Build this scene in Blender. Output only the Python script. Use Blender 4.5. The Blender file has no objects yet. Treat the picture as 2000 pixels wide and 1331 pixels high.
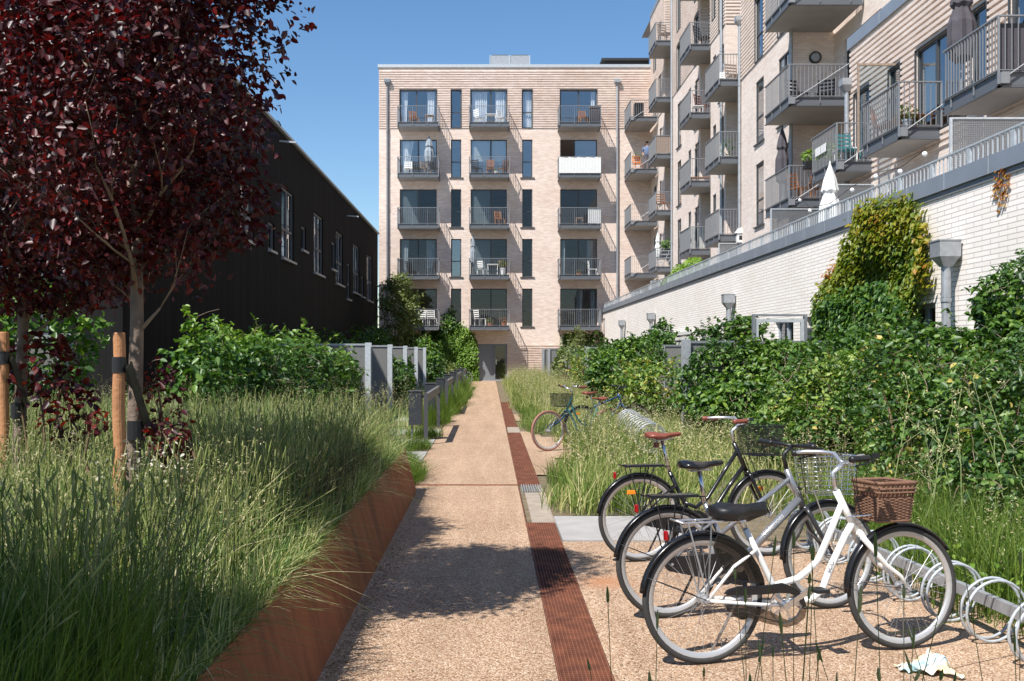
import bpy, math, random
import numpy as np
from mathutils import Vector, Matrix

# ------------------------------------------------------------ camera, sky, sun
S = bpy.context.scene
C = S.collection
F = 1944.0                     # focal length in photo pixels
CAMH = 1.6
cam_d = bpy.data.cameras.new("camera")
cam = bpy.data.objects.new("camera", cam_d); C.objects.link(cam)
cam.location = (0, 0, CAMH); cam.rotation_euler = (math.radians(90), 0, 0)
cam_d.sensor_width = 36; cam_d.lens = 35.0
cam_d.shift_x = 0.0215; cam_d.shift_y = 0.01225
cam_d.clip_start = 0.05; cam_d.clip_end = 2000
S.camera = cam
SD = Vector((-0.47, -0.55, 1.0)).normalized()      # towards the sun
W = bpy.data.worlds.new("World"); S.world = W; W.use_nodes = True
nt = W.node_tree
sky = nt.nodes.new("ShaderNodeTexSky"); sky.sky_type = 'NISHITA'; sky.sun_disc = False
sky.sun_elevation = math.asin(SD.z); sky.sun_rotation = math.atan2(SD.x, SD.y)
sky.air_density = 1.1; sky.dust_density = 0.2; sky.ozone_density = 4.0
bg = nt.nodes["Background"]; bg.inputs[1].default_value = 0.095
hsv = nt.nodes.new('ShaderNodeHueSaturation'); hsv.inputs['Saturation'].default_value = 1.14
nt.links.new(sky.outputs[0], hsv.inputs['Color']); nt.links.new(hsv.outputs[0], bg.inputs[0])
sl = bpy.data.lights.new("sun", 'SUN'); sl.energy = 4.95; sl.angle = math.radians(0.5); sl.color = (1.0, 0.955, 0.89)
so = bpy.data.objects.new("sun", sl); C.objects.link(so)
so.rotation_euler = SD.to_track_quat('Z', 'Y').to_euler()
S.view_settings.view_transform = 'Standard'; S.view_settings.look = 'None'
S.view_settings.exposure = 0.64; S.view_settings.gamma = 1.0
S.cycles.max_bounces = 6; S.cycles.transparent_max_bounces = 12

# ------------------------------------------------------------ helpers
WL = {}
def px(x, y, Y):                # photo pixel at distance Y -> world
    return Vector(((x - 957) / F * Y, Y, CAMH - (y - 690) / F * Y))
def gpx(x, y, h=0.0):           # photo pixel on the level h -> world
    Y = F * (CAMH - h) / (y - 690)
    return Vector(((x - 957) / F * Y, Y, h))

class MB:
    def __init__(s): s.v = []; s.f = []
    def add(s, vs, fs):
        n = len(s.v); s.v += [tuple(p) for p in vs]; s.f += [tuple(n + i for i in f) for f in fs]; return s
    def quad(s, a, b, c, d): return s.add([a, b, c, d], [(0, 1, 2, 3)])
    def box(s, x0, x1, y0, y1, z0, z1):
        if x0 > x1: x0, x1 = x1, x0
        if y0 > y1: y0, y1 = y1, y0
        if z0 > z1: z0, z1 = z1, z0
        return s.add([(x0,y0,z0),(x1,y0,z0),(x1,y1,z0),(x0,y1,z0),(x0,y0,z1),(x1,y0,z1),(x1,y1,z1),(x0,y1,z1)],
            [(0,3,2,1),(4,5,6,7),(0,1,5,4),(1,2,6,5),(2,3,7,6),(3,0,4,7)])
    def obox(s, c, a, b, d):
        c, a, b, d = map(Vector, (c, a, b, d))
        return s.add([c-a-b-d, c+a-b-d, c+a+b-d, c-a+b-d, c-a-b+d, c+a-b+d, c+a+b+d, c-a+b+d],
            [(0,3,2,1),(4,5,6,7),(0,1,5,4),(1,2,6,5),(2,3,7,6),(3,0,4,7)])
    def bar(s, p, q, w, h):
        p, q = Vector(p), Vector(q); d = q - p
        up = Vector((0, 0, 1)) if abs(d.normalized().z) < .95 else Vector((1, 0, 0))
        a = d.cross(up).normalized() * w / 2; b = a.cross(d).normalized() * h / 2
        return s.obox((p + q) / 2, d / 2, a, b)
    def tube(s, pts, r, n=8, closed=False, caps=True):
        pts = [Vector(p) for p in pts]; m = len(pts)
        rs = r if isinstance(r, (list, tuple)) else [r] * m
        vs = []; prev = None
        for i, p in enumerate(pts):
            if closed: d = pts[(i+1) % m] - pts[i-1]
            else: d = pts[min(i+1, m-1)] - pts[max(i-1, 0)]
            if d.length < 1e-9: d = Vector((0, 0, 1))
            d.normalize()
            if prev is None:
                a = d.cross(Vector((0, 0, 1)))
                if a.length < .1: a = d.cross(Vector((1, 0, 0)))
            else: a = prev - d * prev.dot(d)
            a.normalize(); prev = a; b = d.cross(a)
            for k in range(n):
                t = 2 * math.pi * k / n
                vs.append(p + (a * math.cos(t) + b * math.sin(t)) * rs[i])
        fs = []
        for i in range(m if closed else m - 1):
            j = (i + 1) % m
            for k in range(n):
                l = (k + 1) % n
                fs.append((i*n+k, i*n+l, j*n+l, j*n+k))
        if caps and not closed:
            fs.append(tuple(range(n))[::-1]); fs.append(tuple(range((m-1)*n, m*n)))
        return s.add(vs, fs)
    def rings(s, rr, caps=True):             # loft equal-length rings
        n = len(rr[0]); fs = []
        for i in range(len(rr) - 1):
            for k in range(n):
                l = (k + 1) % n; fs.append((i*n+k, i*n+l, (i+1)*n+l, (i+1)*n+k))
        if caps: fs.append(tuple(range(n))[::-1]); fs.append(tuple(range((len(rr)-1)*n, len(rr)*n)))
        return s.add([p for r in rr for p in r], fs)
    def build(s, name, mat, parent=None, smooth=False, bevel=0):
        me = bpy.data.meshes.new(name)
        o = bpy.data.objects.new(name, me)
        v = np.array(s.v, dtype=float).reshape(-1, 3)
        if parent is None:
            b = Vector(((v[:,0].min()+v[:,0].max())/2, (v[:,1].min()+v[:,1].max())/2, v[:,2].min()))
            o.location = b; off = b
        else:
            off = WL[parent]; o.parent = parent
        WL[o] = Vector(off)
        v -= np.array(off)
        me.from_pydata(v.tolist(), [], s.f); me.update()
        if smooth: me.polygons.foreach_set('use_smooth', [True] * len(me.polygons))
        me.materials.append(mat); C.objects.link(o)
        if bevel:
            m = o.modifiers.new('bevel', 'BEVEL'); m.width = bevel; m.segments = 2; m.limit_method = 'ANGLE'
        return o

def thing(name, label, cat, loc, group=None, kind=None):
    o = bpy.data.objects.new(name, None); C.objects.link(o); o.location = loc; o.empty_display_size = .2
    WL[o] = Vector(loc); return tag(o, label, cat, group, kind)
def tag(o, label=None, cat=None, group=None, kind=None):
    if label: o['label'] = label
    if cat: o['category'] = cat
    if group: o['group'] = group
    if kind: o['kind'] = kind
    return o
def struct(o, kind='structure'): o['kind'] = kind; return o

# ------------------------------------------------------------ materials
def mat(name, col, rough=.6, metal=0., spec=.5, noise=0, nscale=5., bump=0, bscale=60., dark=None):
    m = bpy.data.materials.new(name); m.use_nodes = True
    n = m.node_tree; b = n.nodes['Principled BSDF']
    b.inputs['Base Color'].default_value = (*col, 1); b.inputs['Roughness'].default_value = rough
    b.inputs['Metallic'].default_value = metal; b.inputs['Specular IOR Level'].default_value = spec
    if noise or bump:
        tc = n.nodes.new('ShaderNodeTexCoord')
        if noise:
            t = n.nodes.new('ShaderNodeTexNoise'); t.inputs['Scale'].default_value = nscale; t.inputs['Detail'].default_value = 6
            n.links.new(tc.outputs['Object'], t.inputs['Vector'])
            r = n.nodes.new('ShaderNodeValToRGB'); r.color_ramp.elements[0].position = .3; r.color_ramp.elements[1].position = .7
            d = dark or tuple(c * (1 - noise) for c in col)
            r.color_ramp.elements[0].color = (*d, 1); r.color_ramp.elements[1].color = (*col, 1)
            n.links.new(t.outputs[0], r.inputs[0]); n.links.new(r.outputs[0], b.inputs['Base Color'])
        if bump:
            t2 = n.nodes.new('ShaderNodeTexNoise'); t2.inputs['Scale'].default_value = bscale; t2.inputs['Detail'].default_value = 4
            n.links.new(tc.outputs['Object'], t2.inputs['Vector'])
            bp = n.nodes.new('ShaderNodeBump'); bp.inputs['Strength'].default_value = bump; bp.inputs['Distance'].default_value = .01
            n.links.new(t2.outputs[0], bp.inputs['Height']); n.links.new(bp.outputs[0], b.inputs['Normal'])
    return m

def brick(name, c1, c2, mortar, course=.066, length=.26, tint=None, bump=.4, msize=.008):
    m = bpy.data.materials.new(name); m.use_nodes = True
    n = m.node_tree; b = n.nodes['Principled BSDF']; b.inputs['Roughness'].default_value = .85
    b.inputs['Specular IOR Level'].default_value = .25
    N = n.nodes.new; L = n.links.new
    g = N('ShaderNodeNewGeometry'); sx = N('ShaderNodeSeparateXYZ'); L(g.outputs['Position'], sx.inputs[0])
    ad = N('ShaderNodeMath'); L(sx.outputs[0], ad.inputs[0]); L(sx.outputs[1], ad.inputs[1])
    cx = N('ShaderNodeCombineXYZ'); L(ad.outputs[0], cx.inputs[0]); L(sx.outputs[2], cx.inputs[1])
    br = N('ShaderNodeTexBrick'); L(cx.outputs[0], br.inputs['Vector'])
    br.inputs['Scale'].default_value = 1; br.inputs['Brick Width'].default_value = length
    br.inputs['Row Height'].default_value = course; br.inputs['Mortar Size'].default_value = msize
    br.inputs['Mortar Smooth'].default_value = .2; br.inputs['Bias'].default_value = 0
    br.inputs['Color1'].default_value = (*c1, 1); br.inputs['Color2'].default_value = (*c2, 1); br.inputs['Mortar'].default_value = (*mortar, 1)
    t = N('ShaderNodeTexNoise'); t.inputs['Scale'].default_value = .55; t.inputs['Detail'].default_value = 7; t.inputs['Roughness'].default_value = .65
    L(g.outputs['Position'], t.inputs['Vector'])
    r = N('ShaderNodeValToRGB'); r.color_ramp.elements[0].position = .35; r.color_ramp.elements[1].position = .68
    tt = tint or ((.86, .80, .76), (1, 1, 1))
    r.color_ramp.elements[0].color = (*tt[0], 1); r.color_ramp.elements[1].color = (*tt[1], 1)
    L(t.outputs[0], r.inputs[0])
    mx = N('ShaderNodeMixRGB'); mx.blend_type = 'MULTIPLY'; mx.inputs[0].default_value = 1
    L(br.outputs[0], mx.inputs[1]); L(r.outputs[0], mx.inputs[2]); L(mx.outputs[0], b.inputs['Base Color'])
    bp = N('ShaderNodeBump'); bp.inputs['Strength'].default_value = bump; bp.inputs['Distance'].default_value = .012; bp.invert = True
    L(br.outputs['Fac'], bp.inputs['Height']); L(bp.outputs[0], b.inputs['Normal'])
    return m

def leafmat(name, cols, trans=.3, rough=.45, tcol=None, spec=.4):
    m = bpy.data.materials.new(name); m.use_nodes = True
    n = m.node_tree; b = n.nodes['Principled BSDF']; out = n.nodes['Material Output']
    N = n.nodes.new; L = n.links.new
    at = N('ShaderNodeAttribute'); at.attribute_name = 'tone'
    r = N('ShaderNodeValToRGB'); el = r.color_ramp.elements
    k = len(cols)
    el[0].position = 0; el[0].color = (*cols[0], 1); el[1].position = 1; el[1].color = (*cols[-1], 1)
    for i in range(1, k - 1):
        e = el.new(i / (k - 1)); e.color = (*cols[i], 1)
    L(at.outputs['Fac'], r.inputs[0]); L(r.outputs[0], b.inputs['Base Color'])
    b.inputs['Roughness'].default_value = rough; b.inputs['Specular IOR Level'].default_value = spec
    tr = N('ShaderNodeBsdfTranslucent'); ms = N('ShaderNodeMixShader'); ms.inputs[0].default_value = trans
    hs = N('ShaderNodeMixRGB'); hs.blend_type = 'MULTIPLY'; hs.inputs[0].default_value = 1
    hs.inputs[2].default_value = (*(tcol or (1.5, 1.7, .6)), 1)
    L(r.outputs[0], hs.inputs[1]); L(hs.outputs[0], tr.inputs[0])
    L(b.outputs[0], ms.inputs[1]); L(tr.outputs[0], ms.inputs[2]); L(ms.outputs[0], out.inputs[0])
    return m

def glassmat(name, tint=(.75, .82, .85), ior=2.1, trans=1.0, rough=.0, body=(.02,.025,.03)):
    m = bpy.data.materials.new(name); m.use_nodes = True
    n = m.node_tree; out = n.nodes['Material Output']; N = n.nodes.new; L = n.links.new
    b = n.nodes['Principled BSDF']; b.inputs['Base Color'].default_value = (*body, 1); b.inputs['Roughness'].default_value = .3
    t = N('ShaderNodeBsdfTransparent'); t.inputs[0].default_value = (*tint, 1)
    g = N('ShaderNodeBsdfGlossy'); g.inputs['Roughness'].default_value = rough; g.inputs[0].default_value = (.9, .95, 1, 1)
    lw_ = N('ShaderNodeLayerWeight'); lw_.inputs[0].default_value = .5; pw = N('ShaderNodeMath'); pw.operation = 'POWER'; pw.inputs[1].default_value = 4.0; L(lw_.outputs['Facing'], pw.inputs[0])
    f0 = ((ior - 1) / (ior + 1)) ** 2; f = N('ShaderNodeMapRange'); f.inputs[3].default_value = f0; f.inputs[4].default_value = 1; L(pw.outputs[0], f.inputs[0])
    ms0 = N('ShaderNodeMixShader'); ms0.inputs[0].default_value = trans
    L(b.outputs[0], ms0.inputs[1]); L(t.outputs[0], ms0.inputs[2])
    ms = N('ShaderNodeMixShader'); L(f.outputs[0], ms.inputs[0]); L(ms0.outputs[0], ms.inputs[1]); L(g.outputs[0], ms.inputs[2])
    L(ms.outputs[0], out.inputs[0]); return m

def gravelmat():
    m = bpy.data.materials.new('gravel'); m.use_nodes = True
    n = m.node_tree; b = n.nodes['Principled BSDF']; N = n.nodes.new; L = n.links.new
    b.inputs['Roughness'].default_value = .8; b.inputs['Specular IOR Level'].default_value = .25
    g = N('ShaderNodeNewGeometry')
    v = N('ShaderNodeTexVoronoi'); v.inputs['Scale'].default_value = 135; L(g.outputs['Position'], v.inputs['Vector'])
    r = N('ShaderNodeValToRGB'); e = r.color_ramp.elements
    e[0].position = 0; e[0].color = (.13, .07, .042, 1); e[1].position = 1; e[1].color = (.70, .60, .50, 1)
    for p, c in ((.2, (.28, .17, .105)), (.45, (.39, .26, .17)), (.75, (.48, .34, .24)), (.9, (.57, .45, .33))):
        q = e.new(p); q.color = (*c, 1)
    sp = N('ShaderNodeSeparateColor'); L(v.outputs['Color'], sp.inputs[0]); L(sp.outputs[0], r.inputs[0])
    t = N('ShaderNodeTexNoise'); t.inputs['Scale'].default_value = .9; t.inputs['Detail'].default_value = 8; t.inputs['Roughness'].default_value = .7
    L(g.outputs['Position'], t.inputs['Vector'])
    r2 = N('ShaderNodeValToRGB'); r2.color_ramp.elements[0].position = .3; r2.color_ramp.elements[1].position = .7
    r2.color_ramp.elements[0].color = (.84, .82, .80, 1); r2.color_ramp.elements[1].color = (1.0, 1.0, 1.0, 1)
    L(t.outputs[0], r2.inputs[0])
    mx = N('ShaderNodeMixRGB'); mx.blend_type = 'MULTIPLY'; mx.inputs[0].default_value = 1
    L(r.outputs[0], mx.inputs[1]); L(r2.outputs[0], mx.inputs[2])
    mpt = N('ShaderNodeMapping'); mpt.inputs['Scale'].default_value = (2.2, .16, 1); L(g.outputs['Position'], mpt.inputs[0])
    t4 = N('ShaderNodeTexNoise'); t4.inputs['Scale'].default_value = 1.6; t4.inputs['Detail'].default_value = 5; L(mpt.outputs[0], t4.inputs['Vector'])
    r4 = N('ShaderNodeValToRGB'); r4.color_ramp.elements[0].position = .36; r4.color_ramp.elements[1].position = .66; r4.color_ramp.elements[0].color = (.95, .93, .90, 1); r4.color_ramp.elements[1].color = (1.15, 1.14, 1.11, 1); L(t4.outputs[0], r4.inputs[0])
    mx0 = mx; mx = N('ShaderNodeMixRGB'); mx.blend_type = 'MULTIPLY'; mx.inputs[0].default_value = 1; L(mx0.outputs[0], mx.inputs[1]); L(r4.outputs[0], mx.inputs[2])
    # rusty stain beside the grate
    sx = N('ShaderNodeVectorMath'); sx.operation = 'DISTANCE'; L(g.outputs['Position'], sx.inputs[0]); sx.inputs[1].default_value = (.80, 6.95, 0)
    r3 = N('ShaderNodeMapRange'); r3.inputs[1].default_value = .02; r3.inputs[2].default_value = .28; r3.inputs[3].default_value = .65; r3.inputs[4].default_value = 0
    L(sx.outputs['Value'], r3.inputs[0])
    m2 = N('ShaderNodeMixRGB'); L(r3.outputs[0], m2.inputs[0]); L(mx.outputs[0], m2.inputs[1]); m2.inputs[2].default_value = (.42, .17, .07, 1)
    L(m2.outputs[0], b.inputs['Base Color'])
    bp = N('ShaderNodeBump'); bp.inputs['Strength'].default_value = .8; bp.inputs['Distance'].default_value = .006; bp.invert = True
    L(v.outputs['Distance'], bp.inputs['Height']); L(bp.outputs[0], b.inputs['Normal'])
    return m

def cortenmat():
    m = bpy.data.materials.new('weathering_steel'); m.use_nodes = True
    n = m.node_tree; b = n.nodes['Principled BSDF']; N = n.nodes.new; L = n.links.new
    b.inputs['Roughness'].default_value = .75; b.inputs['Specular IOR Level'].default_value = .3
    g = N('ShaderNodeNewGeometry'); mp_ = N('ShaderNodeMapping'); mp_.inputs['Scale'].default_value = (1, 1.6, .28); L(g.outputs['Position'], mp_.inputs[0])
    t = N('ShaderNodeTexNoise'); t.inputs['Scale'].default_value = 3.5; t.inputs['Detail'].default_value = 9; t.inputs['Roughness'].default_value = .7
    L(mp_.outputs[0], t.inputs['Vector'])
    r = N('ShaderNodeValToRGB'); e = r.color_ramp.elements; e[0].position = .3; e[0].color = (.13, .040, .018, 1); e[1].position = .72; e[1].color = (.31, .105, .042, 1)
    q = e.new(.5); q.color = (.23, .074, .030, 1)
    L(t.outputs[0], r.inputs[0]); L(r.outputs[0], b.inputs['Base Color'])
    t2 = N('ShaderNodeTexNoise'); t2.inputs['Scale'].default_value = 90; L(g.outputs['Position'], t2.inputs['Vector'])
    bp = N('ShaderNodeBump'); bp.inputs['Strength'].default_value = .25; bp.inputs['Distance'].default_value = .004
    L(t2.outputs[0], bp.inputs['Height']); L(bp.outputs[0], b.inputs['Normal']); return m

def boardmat():
    m = bpy.data.materials.new('black_boards'); m.use_nodes = True
    n = m.node_tree; b = n.nodes['Principled BSDF']; N = n.nodes.new; L = n.links.new
    b.inputs['Roughness'].default_value = .8; b.inputs['Specular IOR Level'].default_value = .08
    g = N('ShaderNodeNewGeometry'); sx = N('ShaderNodeSeparateXYZ'); L(g.outputs['Position'], sx.inputs[0])
    ad = N('ShaderNodeMath'); L(sx.outputs[0], ad.inputs[0]); L(sx.outputs[1], ad.inputs[1])
    mu = N('ShaderNodeMath'); mu.operation = 'MULTIPLY'; L(ad.outputs[0], mu.inputs[0]); mu.inputs[1].default_value = 1 / .12
    fr = N('ShaderNodeMath'); fr.operation = 'FRACT'; L(mu.outputs[0], fr.inputs[0])
    gt = N('ShaderNodeMath'); gt.operation = 'GREATER_THAN'; L(fr.outputs[0], gt.inputs[0]); gt.inputs[1].default_value = .1
    fl = N('ShaderNodeMath'); fl.operation = 'FLOOR'; L(mu.outputs[0], fl.inputs[0])
    wn = N('ShaderNodeTexWhiteNoise'); wn.noise_dimensions = '1D'; L(fl.outputs[0], wn.inputs['W'])
    r = N('ShaderNodeValToRGB'); r.color_ramp.elements[0].color = (.009, .0085, .009, 1); r.color_ramp.elements[1].color = (.017, .0155, .0155, 1)
    L(wn.outputs['Value'], r.inputs[0]); L(r.outputs[0], b.inputs['Base Color'])
    bp = N('ShaderNodeBump'); bp.inputs['Strength'].default_value = 1; bp.inputs['Distance'].default_value = .02
    L(gt.outputs[0], bp.inputs['Height']); L(bp.outputs[0], b.inputs['Normal']); return m

def meshscreen(name, col, scale, hole, metal=.6, rough=.45, dirs=(0, 1)):
    """sheet metal with real see-through round holes (world position, axis aligned)"""
    m = bpy.data.materials.new(name); m.use_nodes = True
    n = m.node_tree; b = n.nodes['Principled BSDF']; out = n.nodes['Material Output']; N = n.nodes.new; L = n.links.new
    b.inputs['Base Color'].default_value = (*col, 1); b.inputs['Metallic'].default_value = metal; b.inputs['Roughness'].default_value = rough
    g = N('ShaderNodeNewGeometry'); sx = N('ShaderNodeSeparateXYZ'); L(g.outputs['Position'], sx.inputs[0])
    ad = N('ShaderNodeMath'); L(sx.outputs[0], ad.inputs[0]); L(sx.outputs[1], ad.inputs[1])
    cx = N('ShaderNodeCombineXYZ'); L(ad.outputs[0], cx.inputs[0]); L(sx.outputs[2], cx.inputs[1])
    v = N('ShaderNodeTexVoronoi'); v.inputs['Scale'].default_value = scale; v.inputs['Randomness'].default_value = 0; L(cx.outputs[0], v.inputs['Vector'])
    lt = N('ShaderNodeMath'); lt.operation = 'LESS_THAN'; L(v.outputs['Distance'], lt.inputs[0]); lt.inputs[1].default_value = hole
    t = N('ShaderNodeBsdfTransparent'); ms = N('ShaderNodeMixShader'); L(lt.outputs[0], ms.inputs[0]); L(b.outputs[0], ms.inputs[1]); L(t.outputs[0], ms.inputs[2])
    L(ms.outputs[0], out.inputs[0]); return m

M = {}
M['brick_end'] = brick('pinkish_brick', (.65,.53,.46), (.81,.69,.615), (.64,.55,.49), tint=((.90,.85,.82),(1.0,1.0,1.0)))
M['brick_tower'] = brick('pale_brick', (.71,.60,.53), (.83,.735,.665), (.67,.59,.54), tint=((.9,.87,.85),(1,1,1)))
M['brick_white'] = brick('white_brick', (.88,.82,.77), (.94,.895,.855), (.58,.53,.50), course=.068, length=.43, tint=((.93,.92,.90),(1,1,1)), msize=.007, bump=.9)
M['galv'] = mat('galvanised_steel', (.42,.44,.46), .5, .5, noise=.25, nscale=14)
M['galv_light'] = mat('pale_galvanised_steel', (.50,.54,.57), .5, .25, noise=.22, nscale=18)
M['steel_dark'] = mat('dark_grey_steel', (.115,.125,.14), .5, .2)
M['post_dark'] = mat('anthracite_post', (.055,.055,.062), .55)
M['steel_mid'] = mat('mid_grey_steel', (.19,.205,.225), .5, .2)
M['rail'] = mat('balcony_rail_steel', (.24,.25,.265), .5, .3)
M['underside'] = mat('balcony_soffit', (.36,.34,.32), .7, noise=.15, nscale=2)
M['frame'] = mat('window_frame_grey', (.055,.06,.065), .45)
M['frame_light'] = mat('window_frame_pale', (.34,.37,.41), .45)
M['frame_grey'] = mat('window_frame_slate', (.085,.095,.11), .5)
M['glass'] = glassmat('window_glass', tint=(.93,.95,.96), ior=2.9)
M['glass_tower'] = glassmat('reflective_window_glass', tint=(.7,.76,.8), ior=3.2)
M['glass_dark'] = glassmat('dark_window_glass', tint=(.5,.55,.58), ior=1.6)
M['glass_clear'] = glassmat('clear_glass', tint=(.8,.86,.88), ior=1.45)
M['curtain'] = mat('white_curtain', (.75,.76,.76), .9, noise=.2, nscale=3)
M['curtain_grey'] = mat('grey_roller_blind', (.30,.32,.31), .9)
M['coping'] = mat('blue_grey_zinc', (.30,.335,.385), .42, .35, noise=.12, nscale=2)
M['gravel'] = gravelmat()
M['corten'] = cortenmat()
M['rust'] = mat('rusty_grate', (.235,.083,.042), .8, noise=.55, nscale=9, dark=(.11,.038,.022))
M['boards'] = boardmat()
M['black'] = mat('black_plastic', (.012,.012,.013), .45)
M['black_gloss'] = mat('black_paint', (.012,.012,.014), .22)
M['rubber'] = mat('tyre_rubber', (.035,.034,.033), .75, bump=.3, bscale=200)
M['chrome'] = mat('chrome', (.62,.63,.65), .22, .95)
M['alu'] = mat('brushed_aluminium', (.60,.61,.62), .35, .8)
M['spoke'] = mat('spoke_steel', (.42,.42,.43), .5, .5)
M['rim'] = mat('silver_rim', (.54,.53,.52), .38, .5)
M['white_paint'] = mat('white_bicycle_paint', (.82,.81,.78), .25, noise=.06, nscale=9)
M['grey_paint'] = mat('silver_grey_bicycle_paint', (.30,.31,.335), .30, .6)
M['graphite'] = mat('dark_graphite_paint', (.05,.052,.058), .3, .4)
M['blue_paint'] = mat('blue_bicycle_paint', (.015,.06,.15), .35, .2)
M['teal_paint'] = mat('teal_bicycle_paint', (.05,.20,.22), .4)
M['leather'] = mat('brown_leather', (.20,.055,.035), .38)
M['orange'] = mat('orange_reflector', (.85,.26,.02), .25)
M['red'] = mat('red_reflector', (.30,.006,.010), .2)
M['dry'] = leafmat('dry_leaf_litter', [(.10,.06,.03),(.22,.14,.07),(.36,.27,.15)], .1, .8, spec=.1)
M['wicker'] = mat('wicker', (.22,.115,.07), .7, noise=.4, nscale=60)
M['wood'] = mat('stake_wood', (.50,.23,.10), .7, noise=.35, nscale=7, bump=.4, bscale=40)
M['wood_furn'] = mat('orange_wood', (.36,.15,.06), .6, noise=.3, nscale=12)
M['bark'] = mat('tree_bark', (.23,.17,.13), .85, noise=.4, nscale=12, bump=.8, bscale=50)
M['twig'] = mat('pale_twig', (.30,.22,.16), .8, noise=.3, nscale=20)
M['vinestem'] = mat('vine_stem', (.16,.10,.06), .85)
M['soil'] = mat('dark_soil', (.055,.04,.028), .95, noise=.5, nscale=20, bump=1, bscale=30)
M['earth'] = mat('dry_verge_earth', (.20,.155,.09), .95, noise=.5, nscale=6, bump=1, bscale=40)
M['slab'] = mat('concrete_slab', (.36,.345,.33), .8, noise=.18, nscale=5, bump=.2, bscale=90)
M['stone'] = mat('pale_kerb_stone', (.36,.30,.24), .8, noise=.3, nscale=9)
M['cloth_dark'] = mat('charcoal_canvas', (.075,.068,.082), .85, noise=.2, nscale=8)
M['cloth_white'] = mat('white_canvas', (.72,.73,.72), .85, noise=.1, nscale=6)
M['cloth_grey'] = mat('grey_canvas', (.25,.29,.33), .85)
M['white_plastic'] = mat('white_plastic', (.75,.75,.73), .4)
M['terracotta'] = mat('terracotta', (.48,.17,.08), .75)
M['bamboo'] = mat('bamboo_mat', (.36,.27,.21), .8, noise=.4, nscale=25)
M['box_black'] = mat('dark_slate_panel', (.028,.032,.04), .5)
M['beam'] = mat('grey_metal_beam', (.13,.125,.13), .6)
M['perf'] = meshscreen('perforated_sheet', (.25,.26,.27), 28, .30)
M['perf_garden'] = meshscreen('perforated_garden_sheet', (.20,.20,.195), 40, .24, metal=.2, rough=.6)
M['skin'] = mat('skin', (.5,.3,.22), .6)
M['shirt'] = mat('blue_shirt', (.10,.16,.30), .8)
M['hair'] = mat('dark_hair', (.02,.015,.012), .6)
M['bulb'] = mat('frosted_bulb', (.85,.86,.85), .2)
M['roof_black'] = mat('roof_felt', (.02,.02,.022), .8)

M['leaf_copper'] = leafmat('copper_leaves', [(.018,.006,.009),(.046,.010,.014),(.092,.015,.019),(.20,.022,.018)], .28, .44, (1.9,.38,.28), spec=.55)
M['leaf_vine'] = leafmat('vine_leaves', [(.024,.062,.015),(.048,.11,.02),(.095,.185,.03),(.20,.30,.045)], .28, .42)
M['leaf_bright'] = leafmat('bright_vine_leaves', [(.08,.17,.02),(.14,.25,.03),(.24,.34,.05)], .3, .45)
M['leaf_bramble'] = leafmat('bramble_leaves', [(.026,.065,.016),(.06,.13,.025),(.125,.215,.04),(.27,.34,.07),(.55,.40,.12)], .28, .42)
M['leaf_olive'] = leafmat('olive_tree_leaves', [(.08,.11,.03),(.14,.18,.06),(.24,.26,.11)], .3, .5)
M['leaf_autumn'] = leafmat('yellowing_vine_leaves', [(.045,.10,.012),(.09,.15,.015),(.17,.20,.02),(.28,.23,.02),(.34,.12,.03)], .28, .45)
M['leaf_orange'] = leafmat('reddening_vine_leaves', [(.28,.20,.02),(.38,.17,.03),(.32,.06,.035)], .28, .45, (1.4,1.0,.5))
M['grass'] = leafmat('meadow_grass', [(.045,.10,.03),(.12,.20,.06),(.26,.34,.12),(.50,.50,.24),(.78,.70,.45)], .30, .6, (1.3,1.4,.5), spec=.15)
M['grass_right'] = leafmat('dry_meadow_grass', [(.06,.12,.025),(.15,.23,.05),(.34,.36,.13),(.56,.51,.25),(.72,.63,.38)], .30, .6, (1.3,1.4,.6), spec=.15)
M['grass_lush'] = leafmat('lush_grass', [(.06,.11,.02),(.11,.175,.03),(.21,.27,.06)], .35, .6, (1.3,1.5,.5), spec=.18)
M['seed'] = leafmat('seed_heads', [(.22,.26,.12),(.40,.38,.20),(.58,.50,.33)], .25, .8, (1.1,1.1,.8), spec=.05)
M['seed_green'] = leafmat('green_seed_spikes', [(.16,.21,.06),(.26,.30,.10),(.44,.44,.20)], .25, .8, (1.2,1.2,.6), spec=.05)

# ------------------------------------------------------------ numpy vegetation
def npmesh(name, V, polys, tone, material, parent=None):
    """V (n,3); polys list of (array of shape (k, m)) ; tone per vertex"""
    me = bpy.data.meshes.new(name)
    if parent is None:
        b = np.array([(V[:,0].min()+V[:,0].max())/2, (V[:,1].min()+V[:,1].max())/2, V[:,2].min()])
    else: b = np.array(WL[parent])
    V = V - b
    me.vertices.add(len(V)); me.vertices.foreach_set('co', V.astype(np.float32).ravel())
    loops = np.concatenate([p.ravel() for p in polys]); cnt = np.concatenate([np.full(len(p), p.shape[1]) for p in polys])
    st = np.concatenate([[0], np.cumsum(cnt)[:-1]])
    me.loops.add(len(loops)); me.loops.foreach_set('vertex_index', loops.astype(np.int32))
    me.polygons.add(len(cnt)); me.polygons.foreach_set('loop_start', st.astype(np.int32))
    try: me.polygons.foreach_set('loop_total', cnt.astype(np.int32))
    except Exception: pass
    me.update(calc_edges=True)
    a = me.attributes.new('tone', 'FLOAT', 'POINT'); a.data.foreach_set('value', np.clip(tone, 0, 1).astype(np.float32))
    me.materials.append(material)
    o = bpy.data.objects.new(name, me); C.objects.link(o)
    if parent is None: o.location = b; WL[o] = Vector(b)
    else: o.parent = parent; WL[o] = Vector(WL[parent])
    return o

def norm(a): return a / np.maximum(np.linalg.norm(a, axis=1, keepdims=True), 1e-9)

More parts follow.
